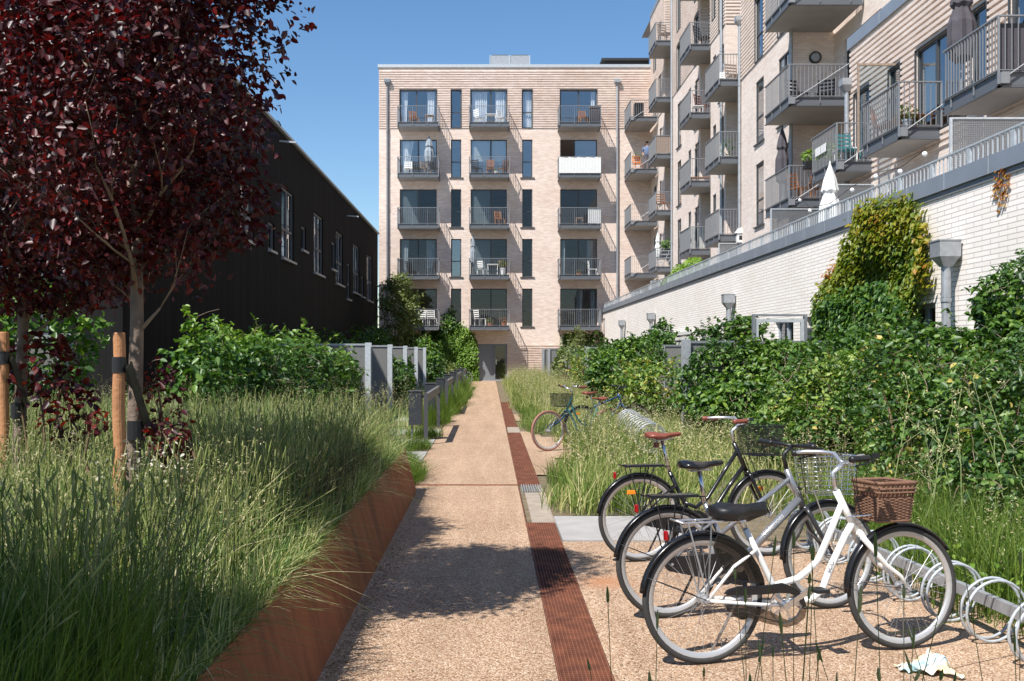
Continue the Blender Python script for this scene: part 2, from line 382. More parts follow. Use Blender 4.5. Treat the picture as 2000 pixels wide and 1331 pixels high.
def leaves(name, P, size, material, parent=None, seed=0, out=None, outw=.6, droop=.3, wide=.62, tone=None, lobed=False, upw=.5):
    """P: leaf positions. Each leaf a folded ovate blade; 'out' preferred facing per leaf."""
    R = np.random.RandomState(seed); n = len(P)
    nrm = R.normal(size=(n, 3)); nrm[:, 2] = np.abs(nrm[:, 2]) * 1.0 + upw
    if out is not None: nrm = norm(nrm) + out * outw * 1.4
    nrm = norm(nrm)
    d = R.normal(size=(n, 3)); d[:, 2] -= droop * 2
    d = norm(d - nrm * np.sum(d * nrm, axis=1, keepdims=True))
    s = np.cross(nrm, d)
    L = (size * R.uniform(.55, 1.35, n))[:, None]
    w = L * wide / 2
    if lobed:
        tpl = [(0,0,0), (-.9,.28,.10), (-.75,.72,.04), (0,1.0,-.12), (.75,.72,.04), (.9,.28,.10)]
    else:
        tpl = [(0,0,0), (-.88,.30,.10), (-.72,.68,.06), (0,1.0,-.10), (.72,.68,.06), (.88,.30,.10)]
    V = np.stack([P + s * w * a + d * L * (b - .3) + nrm * L * c for a, b, c in tpl], axis=1).reshape(-1, 3)
    i = np.arange(n)[:, None] * 6
    q = np.concatenate([i + np.array([[0, 3, 2, 1]]), i + np.array([[0, 5, 4, 3]])])
    t = R.uniform(0, 1, n) if tone is None else tone
    return npmesh(name, V, [q], np.repeat(t, 6), material, parent)

def lump(P, seed, f=1.6, amp=1.0):
    R = np.random.RandomState(seed); v = np.zeros(len(P))
    for k in range(5):
        w = norm(R.normal(size=(1, 3)))[0] * f * (1 + .7 * k); v += np.sin(P @ w * 2 + R.uniform(0, 6.28)) / (1 + .6 * k)
    return v * amp / 2.2

def blobpts(blobs, n, seed, shell=.16, zmin=.02, rough=.16, f=2.2):
    """points in the outer shells of lumpy ellipsoids; returns P, outward"""
    R = np.random.RandomState(seed)
    area = np.array([(b[3]*b[4] + b[3]*b[5] + b[4]*b[5]) for b in blobs]); cnt = (n * area / area.sum()).astype(int)
    PP, OO = [], []
    for b, c in zip(blobs, cnt):
        c0 = np.array(b[:3]); r = np.array(b[3:6])
        u = norm(R.normal(size=(c, 3)))
        k = 1 - np.abs(R.normal(size=c)) * shell
        k *= 1 + lump(u * r + c0, seed, f / max(.4, r.mean()) ** .3, rough)
        P = c0 + u * r * k[:, None]
        g = lump(P, seed + 5, 5.0 / max(.5, r.mean()) ** .5) > R.uniform(-.9, .45, c) - (k < .8) * .8
        P = P[g]; u = u[g]
        o = norm(u / r); PP.append(P); OO.append(o)
    P = np.concatenate(PP); O = np.concatenate(OO); keep = P[:, 2] > zmin
    # drop points buried deep inside another blob
    for b in blobs:
        q = (P - np.array(b[:3])) / np.array(b[3:6]); keep &= ~((q**2).sum(1) < .35)
    return P[keep], O[keep]

def blades(name, P, H, material, seed=0, width=.006, lean=.35, parent=None, tone=None, tbias=0., aim=None, drop=.28):
    """bent tapering grass blades"""
    R = np.random.RandomState(seed); n = len(P)
    a = R.uniform(0, 6.283, n)
    if aim is None: a = np.where(R.uniform(0, 1, n) < .6, lump(P, seed + 40, 1.9) * 3.2 + R.normal(size=n) * .6, a)
    else: a = aim + R.normal(size=n) * 1.15
    d = np.stack([np.cos(a), np.sin(a), np.zeros(n)], 1)
    b = R.uniform(0, 6.283, n); s = np.stack([np.cos(b), np.sin(b), np.zeros(n)], 1)
    ln = np.abs(R.normal(size=n)) * lean; cr = R.uniform(.6, 1.4, n)
    w = width * R.uniform(.6, 1.5, n)
    V = []
    for t, ww in ((0, .8), (.35, 1), (.7, .7), (1.0, 0)):
        c = P + d * (ln * H * t ** 2 * cr)[:, None]
        z = H * (t - drop * ln * t ** 2)
        c = c + np.stack([np.zeros(n), np.zeros(n), z], 1)
        if ww: V += [c - s * (w * ww / 2)[:, None], c + s * (w * ww / 2)[:, None]]
        else: V += [c]
    V = np.stack(V, 1).reshape(-1, 3); i = np.arange(n)[:, None] * 7
    q = np.concatenate([i + np.array([[0,1,3,2]]), i + np.array([[2,3,5,4]])]); tr = i + np.array([[4,5,6]])
    t = np.clip(R.beta(1.0, 1.6, n) + tbias + .12 * lump(P, seed + 3, 2.2), 0, 1) if tone is None else tone
    return npmesh(name, V, [q, tr], np.repeat(t, 7), material, parent)

def spikes(name, P, H, material, seed=0, hl=.07, hw=.008, lean=.25, stem=.0016, parent=None, nod=0.):
    """grass stems that end in a spindle-shaped seed head"""
    R = np.random.RandomState(seed); n = len(P)
    a = R.uniform(0, 6.283, n); d = np.stack([np.cos(a), np.sin(a), np.zeros(n)], 1)
    ln = (np.abs(R.normal(size=n)) * lean)[:, None]; H = H[:, None]; Z = np.array([[0, 0, 1.]])
    e1 = np.array([[1., 0, 0]]); e2 = np.array([[0, 1., 0]])
    L = (hl * R.uniform(.6, 1.5, n))[:, None]; hw_ = (hw * R.uniform(.7, 1.3, n))[:, None]
    p0 = P; p1 = P + d * ln * H * .3 + Z * H * .6; p2 = P + d * ln * H + Z * H * (1 - .2 * ln)
    ax = norm(p2 - p1 + d * nod); V = []; F_ = []
    st = stem
    for c, w in ((p0, st), (p1, st), (p2, st)):
        V += [c + e1 * w, c + e2 * w, c - e1 * w]
    k = [(.12, .8), (.45, 1), (.8, .6)]
    for t, w in k:
        c = p2 + ax * L * t
        V += [c + e1 * hw_ * w / 2, c + e2 * hw_ * w / 2, c - e1 * hw_ * w / 2, c - e2 * hw_ * w / 2]
    V += [p2 + ax * L]
    V = [v if v.shape[0] == n else np.repeat(v, n, 0) for v in V]
    m = len(V); V = np.stack(V, 1).reshape(-1, 3); i = np.arange(n)[:, None] * m
    q = []
    for r in range(2):
        for j in range(3): q.append([r*3+j, r*3+(j+1) % 3, r*3+3+(j+1) % 3, r*3+3+j])
    for r in range(2):
        o = 9 + r * 4
        for j in range(4): q.append([o+j, o+(j+1) % 4, o+4+(j+1) % 4, o+4+j])
    tr = [[9+8+j, 9+8+(j+1) % 4, 9+12] for j in range(4)] + [[9+(j+1) % 4, 9+j, 6 + j % 3] for j in range(4)]
    Q = np.concatenate([i + np.array([x]) for x in q]); T = np.concatenate([i + np.array([x]) for x in tr])
    return npmesh(name, V, [Q, T], np.repeat(R.uniform(0, 1, n), m), material, parent)

def field(n, poly_fn, box, seed, clump=.5):
    """n random ground points inside box=(x0,x1,y0,y1), kept by poly_fn(x,y)"""
    R = np.random.RandomState(seed); x0, x1, y0, y1 = box
    # more points near the camera: density falls off with distance
    out = []; tot = 0
    while tot < n:
        y = y0 * (y1 / y0) ** R.uniform(0, 1, n); x = R.uniform(x0, x1, n)
        acc = R.uniform(0, 1, n) < (y / y1) ** .35
        k = poly_fn(x, y) & acc
        c = np.stack([x[k], y[k], np.zeros(k.sum())], 1)
        g = lump(c, seed, 1.5, 1.0)
        c = c[R.uniform(-1.4, 1.0, len(c)) < g + (1 - clump)]
        out.append(c); tot += len(c)
    return np.concatenate(out)[:n]

CR = [None]
def branchy(mb, rnd, p, d, L, r, depth, tips, spread=.55, up=.12, nseg=4):
    pts = [p.copy()]; q = p.copy(); dd = d.normalized()
    for i in range(nseg):
        dd = (dd + Vector((rnd.gauss(0, .13), rnd.gauss(0, .13), rnd.gauss(0, .08) + up * .4))).normalized()
        q = q + dd * L / nseg
        if CR[0] and len(pts) > 1 and sum(((q[k_] - CR[0][k_]) / CR[0][k_ + 3]) ** 2 for k_ in range(3)) > 1.05: break
        pts.append(q.copy())
    nseg = len(pts) - 1
    rs = [r * (1 - .55 * i / nseg) for i in range(nseg + 1)]
    mb.tube(pts, rs, 6 if depth > 0 else 4)
    tips.append((pts, r))
    if depth <= 0: return
    for k in range(rnd.choice((2, 3, 3))):
        i = rnd.randint(1, nseg)
        a = rnd.uniform(0, 6.28); side = Vector((math.cos(a), math.sin(a), rnd.uniform(-.1, .5)))
        branchy(mb, rnd, pts[i], (dd + side * spread * rnd.uniform(.7, 1.5)), L * rnd.uniform(.5, .75), rs[i] * .6, depth - 1, tips, spread, up, 3)
# ------------------------------------------------------------ ground, path, channel
ZG = 0.0
mb = MB(); mb.quad((-400, -60, -.02), (400, -60, -.02), (400, 600, -.02), (-400, 600, -.02)); struct(mb.build('ground', M['earth']))
mb = MB(); mb.quad((-1.0, -3, 0), (.335, -3, 0), (.335, 56.5, 0), (-1.0, 56.5, 0)); struct(mb.build('path', M['gravel']))
mb = MB(); mb.quad((.612, -3, 0), (3.3, -3, 0), (3.3, 8.45, 0), (.612, 8.45, 0))
mb.quad((.612, 13.1, 0), (.98, 13.1, 0), (.98, 20.3, 0), (.612, 20.3, 0))
mb.quad((.98, 15.2, 0), (1.6, 15.2, 0), (1.6, 19.0, 0), (.98, 19.0, 0))
mb.quad((.612, 23.5, 0), (1.1, 23.5, 0), (1.1, 26, 0), (.612, 26, 0))
struct(mb.build('parking_bay', M['gravel']))
tag(MB().box(.62, 1.95, 8.452, 9.7, -.05, .012).build('paving_slab', M['slab']), 'long grey concrete slab at the far edge of the bicycle parking gravel', 'paving slab')
for i, (y0, y1) in enumerate([(12.6, 13.8), (14.9, 16.1), (17.2, 18.4), (19.6, 20.8), (23.5, 24.7), (27.5, 28.7)]):
    tag(MB().box(-2.4, -1.01, y0, y1, -.05, .008).build('paving_slab', M['slab']),
        ['nearest', 'second nearest', 'third nearest', 'fourth nearest', 'fifth nearest', 'farthest'][i] + ' grey concrete slab leading off the left edge of the gravel path', 'paving slab', 'grey slabs along the left edge of the path')
# steel strip across the path
tag(MB().box(-.93, .332, 12.02, 12.10, -.04, .006).build('steel_strip', M['rust']), 'thin rusty steel strip laid across the gravel path', 'edging strip')
tag(MB().box(.338, .344, -3, 56, -.06, .004).build('path_edging', M['rust']), 'long thin rusty steel edging along the right side of the gravel path', 'edging strip')
# drain channel, grates and plates
mb = MB()
mb.quad((.345, -3, -.10), (.61, -3, -.10), (.61, 34, -.10), (.345, 34, -.10))
mb.quad((.345, -3, -.10), (.345, 34, -.10), (.345, 34, -.001), (.345, -3, -.001)); mb.quad((.61, -3, -.10), (.61, 34, -.10), (.61, 34, -.001), (.61, -3, -.001))
struct(mb.build('drain_channel', M['soil']))
def grate(name, y0, y1, label, nlong=13, step=.033, fill=.5):
    mb = MB(); x0, x1 = .350, .605
    for i in range(nlong):
        x = x0 + (x1 - x0) * i / (nlong - 1); mb.box(x - .0028, x + .0028, y0, y1, -.028, .002)
    n = int((y1 - y0) / step)
    for j in range(n + 1):
        y = y0 + (y1 - y0) * j / n; mb.box(x0, x1, y - .003, y + .003, -.022, .0005)
    mb.box(x0, x1, y0 - .004, y0 + .004, -.028, .003); mb.box(x0, x1, y1 - .004, y1 + .004, -.028, .003)
    mb.box(x0, x1, y0, y1, -.034, -.029)
    return tag(mb.build(name, M['rust']), label, 'drain grate', 'rusty grates along the drain channel')
g0 = [(2.2, 4.1), (4.11, 6.0), (6.01, 7.7), (7.71, 9.38)]
for (y0, y1), w in zip(g0, ('nearest', 'second', 'third', 'fourth')):
    grate('drain_grate', y0, y1, f'{w} rusty steel grate in the channel beside the parked bicycles')
grate('drain_grate', 12.15, 15.9, 'rusty grate beside the path, near half of the long run past the steel strip', step=.05)
grate('drain_grate', 15.92, 20.0, 'rusty grate beside the path, far half of the long run past the steel strip', step=.05)
grate('drain_grate', 21.6, 26.5, 'rusty grate of the second distant run near the tall grass', step=.08)
grate('drain_grate', 26.52, 32.5, 'farthest rusty grate in the channel beside the tall grass', step=.08)
mb = MB()
for i in range(9): mb.box(.375 + i * .028, .386 + i * .028, 11.5, 12.12, -.03, .003)
tag(mb.build('drain_bars', M['galv']), 'short grid of pale steel bars over the open channel', 'drain grate')
tag(MB().box(.40, .62, 9.4, 11.45, -.09, -.004).build('kerb_stone', M['stone']), 'pale dusty stone kerb filling the open gap between two grates', 'kerb stone')
tag(MB().box(.37, .62, 20.02, 21.58, -.09, -.004).build('kerb_stone', M['stone']), 'small pale stone between the two distant rusty grates', 'kerb stone')

# ------------------------------------------------------------ planter
def bat(h): return -.845 - .27 * h     # battered face
mb = MB()
y0, y1 = -2.0, 11.5
for (a, b) in (((y0), 3.6), (3.604, 7.55), (7.554, y1)):
    mb.add([(-.845, a, 0), (-.845, b, 0), (bat(.5), b, .5), (bat(.5), a, .5), (-.86, a, 0), (-.86, b, 0), (bat(.5) - .012, b, .5), (bat(.5) - .012, a, .5)],
        [(0,1,2,3), (7,6,5,4), (3,2,6,7), (1,5,6,2), (0,3,7,4)])
mb.add([(-.845, y1, 0), (bat(.5), y1, .5), (-6.0, y1, .5), (-6.0, y1, 0)], [(0,3,2,1)])
planter = thing('planter', 'long sloping rusty steel planter edge full of tall grass beside the path', 'planter', (-1, 5, 0))
mb.build('steel_side', M['corten'], planter)
mb = MB(); mb.quad((bat(.5) - .012, y0, .46), (bat(.5) - .012, y1, .46), (-12, y1, .46), (-12, y0, .46)); mb.build('soil_fill', M['soil'], planter)

# ------------------------------------------------------------ wall kit
def MP(kind, c):
    if kind == 'front': return lambda u, v, d: (u, c - d, v)
    if kind == 'left': return lambda u, v, d: (c - d, u, v)
    return lambda u, v, d: (c + d, u, v)
def wbox(mb, P, u0, u1, v0, v1, d0, d1):
    a = P(u0, v0, d0); b = P(u1, v1, d1); mb.box(a[0], b[0], a[1], b[1], a[2], b[2])
def wall(mb, P, u0, u1, v0, v1, ops=(), reveal=.16):
    us = sorted({u0, u1, *[x for o in ops for x in o[:2] if u0 < x < u1]}); vs = sorted({v0, v1, *[x for o in ops for x in o[2:4] if v0 < x < v1]})
    for i in range(len(us) - 1):
        for j in range(len(vs) - 1):
            cu, cv = (us[i] + us[i+1]) / 2, (vs[j] + vs[j+1]) / 2
            if any(o[0] < cu < o[1] and o[2] < cv < o[3] for o in ops): continue
            mb.quad(P(us[i], vs[j], 0), P(us[i+1], vs[j], 0), P(us[i+1], vs[j+1], 0), P(us[i], vs[j+1], 0))
    for a, b, c, d in [o[:4] for o in ops]:
        if b <= u0 or a >= u1 or d <= v0 or c >= v1: continue
        for p, q in (((a, c), (b, c)), ((b, c), (b, d)), ((b, d), (a, d)), ((a, d), (a, c))):
            mb.quad(P(*p, 0), P(*q, 0), P(*q, -reveal), P(*p, -reveal))
def ribs(mb, P, u0, u1, v0, v1, ops=(), pitch=.133, h=.070, d=.036):
    ops = [(o[0] - .026, o[1] + .026, o[2] - .02, o[3] + .02) for o in ops]
    n = int((v1 - v0) / pitch)
    for k in range(n):
        a = v0 + k * pitch + .02; b = a + h; segs = [(u0, u1)]
        for o in ops:
            if o[2] < b and o[3] > a:
                ns = []
                for s, e in segs:
                    if o[1] <= s or o[0] >= e: ns.append((s, e))
                    else:
                        if o[0] > s: ns.append((s, o[0]))
                        if o[1] < e: ns.append((o[1], e))
                segs = ns
        for s, e in segs:
            if e - s > .03: wbox(mb, P, s, e, a, b, 0.0, d)
def window(parent, P, u0, u1, v0, v1, mull=(), trans=(), curtains=(), blind=None, glass='glass', frame='frame', fw=.055, dep=.10, sill=False, open_panes=(), casing=False):
    mb = MB(); a = -dep - .05; b = -dep + .01
    wbox(mb, P, u0, u0 + fw, v0, v1, a, b); wbox(mb, P, u1 - fw, u1, v0, v1, a, b)
    wbox(mb, P, u0 + fw, u1 - fw, v0, v0 + fw, a, b); wbox(mb, P, u0 + fw, u1 - fw, v1 - fw, v1, a, b)
    if casing:
        for q in ((u0 - .025, u0 - .001, v0 - .02, v1 + .02), (u1 + .001, u1 + .025, v0 - .02, v1 + .02), (u0 - .001, u1 + .001, v1 + .001, v1 + .02), (u0 - .001, u1 + .001, v0 - .02, v0 - .001)): wbox(mb, P, *q, -.155, .042)
    for m in mull: wbox(mb, P, m - fw * .7, m + fw * .7, v0 + fw, v1 - fw, a, b + .004)
    for t in trans: wbox(mb, P, u0 + fw, u1 - fw, t - fw * .5, t + fw * .5, a, b - .004)
    if sill: wbox(mb, P, u0 - .12, u1 + .12, v0 - .05, v0 - .002, -.06, .06)
    f = mb.build('window', M[frame], parent)
    xs = [u0 + fw, *mull, u1 - fw]; mb = MB()
    for i in range(len(xs) - 1):
        if i in open_panes: continue
        p = (P(xs[i], v0 + fw, -dep - .02), P(xs[i+1], v0 + fw, -dep - .02), P(xs[i+1], v1 - fw, -dep - .02), P(xs[i], v1 - fw, -dep - .02)); mb.quad(*p)
    if mb.v: mb.build('pane', M[glass], f)
    for c in curtains:                      # (from, to, bottom fraction)
        s, e, tp = c; n = max(6, int(abs(e - s) / .035)); vs = []; mb = MB(); ph = (u0 * 7.3) % 3
        for i in range(n + 1):
            u = s + (e - s) * i / n; w = .03 * math.sin(i * 1.9 + ph) + .012 * math.sin(i * 4.1)
            ub = s + (e - s) * i / n * tp
            vs.append((P(u, v1 - .06, -dep - .16 + w), P(ub, v0 + .08, -dep - .16 + w * 1.4)))
        for i in range(n): mb.quad(vs[i][0], vs[i+1][0], vs[i+1][1], vs[i][1])
        mb.build('curtain', M['curtain'], f, smooth=True)
    if blind:
        s, e, bt = blind; mb = MB(); mb.quad(P(s, v0 + (v1 - v0) * bt, -dep - .11), P(e, v0 + (v1 - v0) * bt, -dep - .11), P(e, v1 - .05, -dep - .11), P(s, v1 - .05, -dep - .11)); mb.build('roller_blind', M['curtain_grey'], f)
    return f

def balcony(parent, x0, x1, y0, y1, L, sides='nwe', clad=None, brace=False, panel=None):
    """deck of steel channels with galvanised balusters; n = near side, w = low x side, e = high x side"""
    mb = MB()
    mb.box(x0 + .04, x1 - .04, y0 + .04, y1, L - .115, L + .02)
    d = mb.build('balcony', M['underside'], parent)
    mb = MB()                                # channel sections round the edge
    for s in sides:
        if s == 'n': a, b, c, e = x0, x1, y0, y0 + .06
        elif s == 'w': a, b, c, e = x0, x0 + .06, y0, y1
        else: a, b, c, e = x1 - .06, x1, y0, y1
        ins = .035
        mb.box(a + (ins if s != 'n' else 0), b - (ins * .3 if s != 'n' else 0), c + (ins if s == 'n' else 0), e - (.01 if s == 'n' else 0), L - .095, L + .105)
        mb.box(a - .002, b + .002, c - .003, e, L - .13, L - .112); mb.box(a - .001, b + .001, c - .002, e, L + .112, L + .128)
    mb.build('fascia_channel', M['steel_dark'], d)
    mb = MB(); z0, z1 = L + .15, L + 1.03
    def run(p, q, skip_end=False):
        ln = math.hypot(q[0]-p[0], q[1]-p[1]); n = max(2, round(ln / .105))
        dx, dy = (q[0]-p[0]) / n, (q[1]-p[1]) / n; ux, uy = abs(dx / math.hypot(dx, dy)), abs(dy / math.hypot(dx, dy))
        for i in range(1, n):
            x, y = p[0] + dx * i, p[1] + dy * i; big = i % 8 == 0
            w = .012 if not big else .022
            mb.box(x - w * ux * .5 - .010 * uy, x + w * ux * .5 + .010 * uy, y - w * uy * .5 - .010 * ux, y + w * uy * .5 + .010 * ux, z0 if not big else L - .05, z1 - .012)
        mb.bar((*p, z1), (*q, z1), .045, .024); mb.bar((*p, z0), (*q, z0), .03, .012)
    o = .012
    if 'n' in sides: run((x0 + o, y0 + o), (x1 - o, y0 + o))
    if 'w' in sides: run((x0 + o, y0 + o), (x0 + o, y1))
    if 'e' in sides: run((x1 - o, y0 + o), (x1 - o, y1))
    for x, y, s in ((x0 + o, y0 + o, 'w'), (x1 - o, y0 + o, 'e')):
        if s in sides or 'n' in sides: mb.box(x - .016, x + .016, y - .016, y + .016, L - .08, z1 + .010)
    mb.build('railing', M['rail'], d)
    if brace:
        mb = MB(); mb.tube([(x0 + .1, y0 - .03, L + .02), (x1, y0 - .03, L + .02 + .62 * (x1 - x0))], .013, 6)
        mb.box(x0 + .02, x0 + .16, y0 - .06, y0 - .01, L - .08, L + .10); mb.build('tie_rod', M['rail'], d)
    if clad:
        mb = MB()
        g = .03
        if clad == 'cloth_white':
            n = 14
            for i in range(n):
                a = x0 + (x1 - x0) * i / n; b = x0 + (x1 - x0) * (i + .94) / n; mb.box(a, b, y0 - .03, y0 - .015, L + .12, L + 1.0 - .015 * (i % 3))
        else:
            if 'n' in sides: mb.box(x0 + g, x1 - g, y0 + g, y0 + g + .008, L + .16, L + 1.0)
            if 'w' in sides: mb.box(x0 + g, x0 + g + .008, y0 + g + .01, y1, L + .16, L + 1.0)
        mb.build('railing_cover', M[clad], d)
    return d

def downpipe(parent, x, y, z0, z1, r=.055, head=.16, m='galv', name='downpipe'):
    mb = MB(); mb.tube([(x, y, z0), (x, y, z1)], r, 10)
    z = z0 + 1.5
    while z < z1 - .6: mb.tube([(x, y, z), (x, y, z + .05)], r * 1.25, 10); z += 2.1
    h = mb.build(name, M[m], parent, smooth=False)
    if head:
        mb = MB(); s = head; mb.rings([[(x-s*.45, y-s*.45, z1), (x+s*.45, y-s*.45, z1), (x+s*.45, y+s*.45, z1), (x-s*.45, y+s*.45, z1)],
            [(x-s*.95, y-s*.9, z1+s*.9), (x+s*.95, y-s*.9, z1+s*.9), (x+s*.95, y+s*.9, z1+s*.9), (x-s*.95, y+s*.9, z1+s*.9)],
            [(x-s, y-s, z1+s*1.0), (x+s, y-s, z1+s), (x+s, y+s, z1+s), (x-s, y+s, z1+s)],
            [(x-s, y-s, z1+s*2.1), (x+s, y-s, z1+s*2.1), (x+s, y+s, z1+s*2.1), (x-s, y+s, z1+s*2.1)]]); mb.build('rainwater_head', M[m], h)
    return h

# ------------------------------------------------------------ apartment block at the end of the path
YE = 56.5; L5 = [3.0, 5.82, 8.64, 11.46, 14.28]
end = thing('apartment_block', 'five storey pale brick apartment block closing the end of the gravel path', 'building', (1.5, YE, 0))
PE = MP('front', YE)
big = [(-5.12, -3.02), (-1.10, .96), (3.98, 6.08)]; nar = [(-2.21, -1.63), (1.83, 2.41)]
ops = []
for L in L5:
    for a, b in big: ops.append((a, b, L + .05, L + 2.26))
    for a, b in nar: ops.append((a, b, L + .10, L + 2.26))
door = (-.73, .98, 0.02, 2.12); ops.append(door)
mb = MB(); wall(mb, PE, -6.3, 9.13, 0, 17.80, ops); 
mb.quad((-6.3, YE, 0), (-6.3, YE + 11, 0), (-6.3, YE + 11, 17.8), (-6.3, YE, 17.8)); mb.quad((-6.3, YE + 11, 0), (9.2, YE + 11, 0), (9.2, YE + 11, 17.8), (-6.3, YE + 11, 17.8))
for z in [0.01] + [L for L in L5]: mb.quad((-6.3, YE + .17, z), (9.1, YE + .17, z), (9.1, YE + 10.9, z), (-6.3, YE + 10.9, z))
mb.build('wall', M['brick_end'], end)
mb = MB(); rop = [o for o in ops]
ribs(mb, PE, -6.3, 9.1, 14.34, 17.78, rop); mb.build('ribbed_brickwork', M['brick_end'], end)
mb = MB(); ribs(mb, PE, .98, 6.3, .0, 2.2, ()); mb.build('ribbed_brickwork', M['brick_end'], end)
mb = MB(); mb.box(-6.36, 9.1, YE - .07, YE + 11, 17.80, 17.97); mb.build('roof_coping', M['galv_light'], end)
mb = MB(); mb.box(6.6, 9.12, YE + .6, YE + 6, 17.972, 18.36); mb.box(6.4, 9.12, YE + .5, YE + 6.1, 18.36, 18.50); mb.build('roof_upstand', M['roof_black'], end)
# ventilation unit on the roof
vu = thing('rooftop_ventilation_unit', 'grey louvred ventilation enclosure on the roof of the end block', 'ventilation unit', (1.1, YE + 3, 17.97))
mb = MB(); mb.box(0.02, 2.25, YE + .8, YE + 2.4, 17.971, 18.72); mb.build('mesh_screen', M['galv'], vu)
mb = MB(); mb.box(.15, 1.05, YE + .9, YE + 2.3, 18.72, 18.80); mb.box(1.25, 2.2, YE + .9, YE + 2.3, 18.72, 18.80); mb.build('fan_cover', M['steel_dark'], vu)
mb = MB()
for x in (.0, 1.13, 2.28): mb.box(x - .02, x + .03, YE + .77, YE + .799, 17.971, 18.74)
mb.build('screen_post', M['galv_light'], vu)
for k, L in enumerate(L5):
    for j, (a, b) in enumerate(big):
        m = (a + b) / 2 if j != 1 else a + 1.15
        cu = []; bl = None; opn = ()
        gl = 'glass' if k >= 3 else 'glass_dark'  # lower floors get darker glass in place of the darker reflections there
        if (k, j) == (4, 0): cu = [(a + .1, a + .45, .7), (b - .55, b - .1, .95)]; m = a + .95
        if (k, j) == (4, 1): cu = [(a + .1, a + .95, .95), (b - .65, b - .08, .95)]
        if (k, j) == (4, 2): cu = [(b - .35, b - .1, .9)]
        if (k, j) == (3, 0): cu = [(a + .15, a + .8, .4)]; bl = (m, b - .08, .1)
        if (k, j) == (3, 1): bl = (a + .06, b - .06, .45)
        if (k, j) == (3, 2): m = a + .82; opn = (0,)
        if (k, j) == (2, 0): bl = (a + .06, m, .0)
        if (k, j) == (2, 1): bl = (a + .06, m, .0)
        if (k, j) == (1, 0): cu = [(a + .1, a + .5, .8), (b - .6, b - .1, .9)]; gl = 'glass_dark'
        if (k, j) == (1, 1): bl = (a + .06, m, .1); 
        if (k, j) == (1, 2): cu = [(a + .1, a + .3, .8), (b - .55, b - .2, .9)]; gl = 'glass_dark'
        if (k, j) == (0, 2): cu = [(m - .1, m + .25, .8), (b - .35, b - .1, .9)]; gl = 'glass_dark'
        window(end, PE, a, b, L + .05, L + 2.26, mull=(m,), curtains=cu, blind=bl, glass=gl, open_panes=opn, casing=k == 4)
    for j, (a, b) in enumerate(nar):
        gl = 'glass' if (k >= 3 or (k, j) == (1, 0)) else 'glass_dark'  # darker glass again stands in for dim reflections on lower floors
        cu = [(a + .06, b - .06, 1)] if (k, j) == (4, 1) else []
        window(end, PE, a, b, L + .10, L + 2.26, trans=(L + 1.0,), curtains=cu, glass=gl, sill=k < 4, casing=k == 4)
for k, L in enumerate(L5):
    for j, (a, b) in enumerate([(-5.14, -2.84), (-1.16, 1.08), (3.83, 6.16)]):
        balcony(end, a, b, YE - 1.3, YE, L, 'nwe', clad='cloth_white' if (k, j) == (3, 2) else None)
    if k > 0: balcony(end, 7.62, 9.08, YE - 2.6, YE, L, 'nw', brace=True)
dp = downpipe(end, -5.81, YE - .1, .0, 16.75, .06, .17, 'steel_mid'); downpipe(end, 7.21, YE - .1, 3.9, 16.75, .06, .17, 'galv')
# entrance
mb = MB(); wbox(mb, PE, door[0], .22, .02, 2.12, -.14, -.10); en = mb.build('entrance_panel', M['steel_mid'], end)
mb = MB(); wbox(mb, PE, .22, .30, .02, 2.12, -.15, -.05); wbox(mb, PE, .88, .98, .02, 2.12, -.15, -.05); wbox(mb, PE, .30, .88, 2.0, 2.12, -.15, -.05); wbox(mb, PE, .30, .88, .02, .12, -.15, -.05)
ed = mb.build('entrance_door', M['steel_mid'], end)
mb = MB(); wbox(mb, PE, .30, .88, .12, 2.0, -.12, -.11); mb.build('pane', M['glass_dark'], ed)
mb = MB(); wbox(mb, PE, .33, .37, .95, 1.25, -.09, -.03); mb.build('handle', M['chrome'], ed)

# ------------------------------------------------------------ tower on the right with stepped roofs
X1 = 9.13; XB = 10.45
tower = thing('apartment_tower', 'tall stepped pale brick apartment building with corner balconies on the right', 'building', (X1, 40, 0))
PT = MP('left', X1); PB = MP('left', XB)
A = dict(A=(52.0, 56.5), B=(43.2, 49.7), C=(38.6, 41.2), D=(30.2, 36.2), N=(9.0, 25.2))
LV = [5.80, 8.62, 11.44, 14.26, 17.08]
wins = {k: [] for k in A}
def addw(seg, u0, u1, v0, v1, **kw): wins[seg].append((u0, u1, v0, v1, kw))
for i, L in enumerate([3.0] + LV):
    addw('A', 53.0, 53.6, L + 1.0, L + 2.2); addw('A', 54.6, 55.4, L + .1, L + 2.2)
    addw('B', 47.55, 48.5, L + .12, L + 2.25, mull=()); addw('B', 45.2, 45.85, L + .95, L + 2.25)
    addw('B', 43.45, 44.35, L + .12, L + 2.25)
    addw('C', 40.2, 40.8, L + .95, L + 2.25); addw('C', 38.85, 39.6, L + .12, L + 2.25)
for L in LV[:4]:
    addw('D', 33.2, 34.2, L + .12, L + 2.25, trans=(L + 1.0,), blind=(33.25, 34.15, .1 if L in (LV[1],) else .55) if L < 9 else None)
    addw('D', 30.35, 31.5, L + .12, L + 2.25, mull=(30.9,))
addw('N', 19.1, 21.3, 6.15, 8.05, mull=(20.4,), blind=(20.45, 21.2, .3)); addw('N', 22.1, 22.75, 6.15, 8.05)
addw('N', 18.25, 18.85, 6.2, 8.05); addw('N', 15.4, 17.45, 6.15, 8.05, mull=(16.5,)); addw('N', 23.9, 24.9, 6.15, 8.05, curtains=[(23.95, 24.4, .9)])
top = dict(A=20.6, B=20.6, C=20.6, D=17.9, N=9.30); rb = dict(A=14.36, B=14.36, C=14.36, D=11.5, N=5.75)
wl = MB(); rbm = MB()
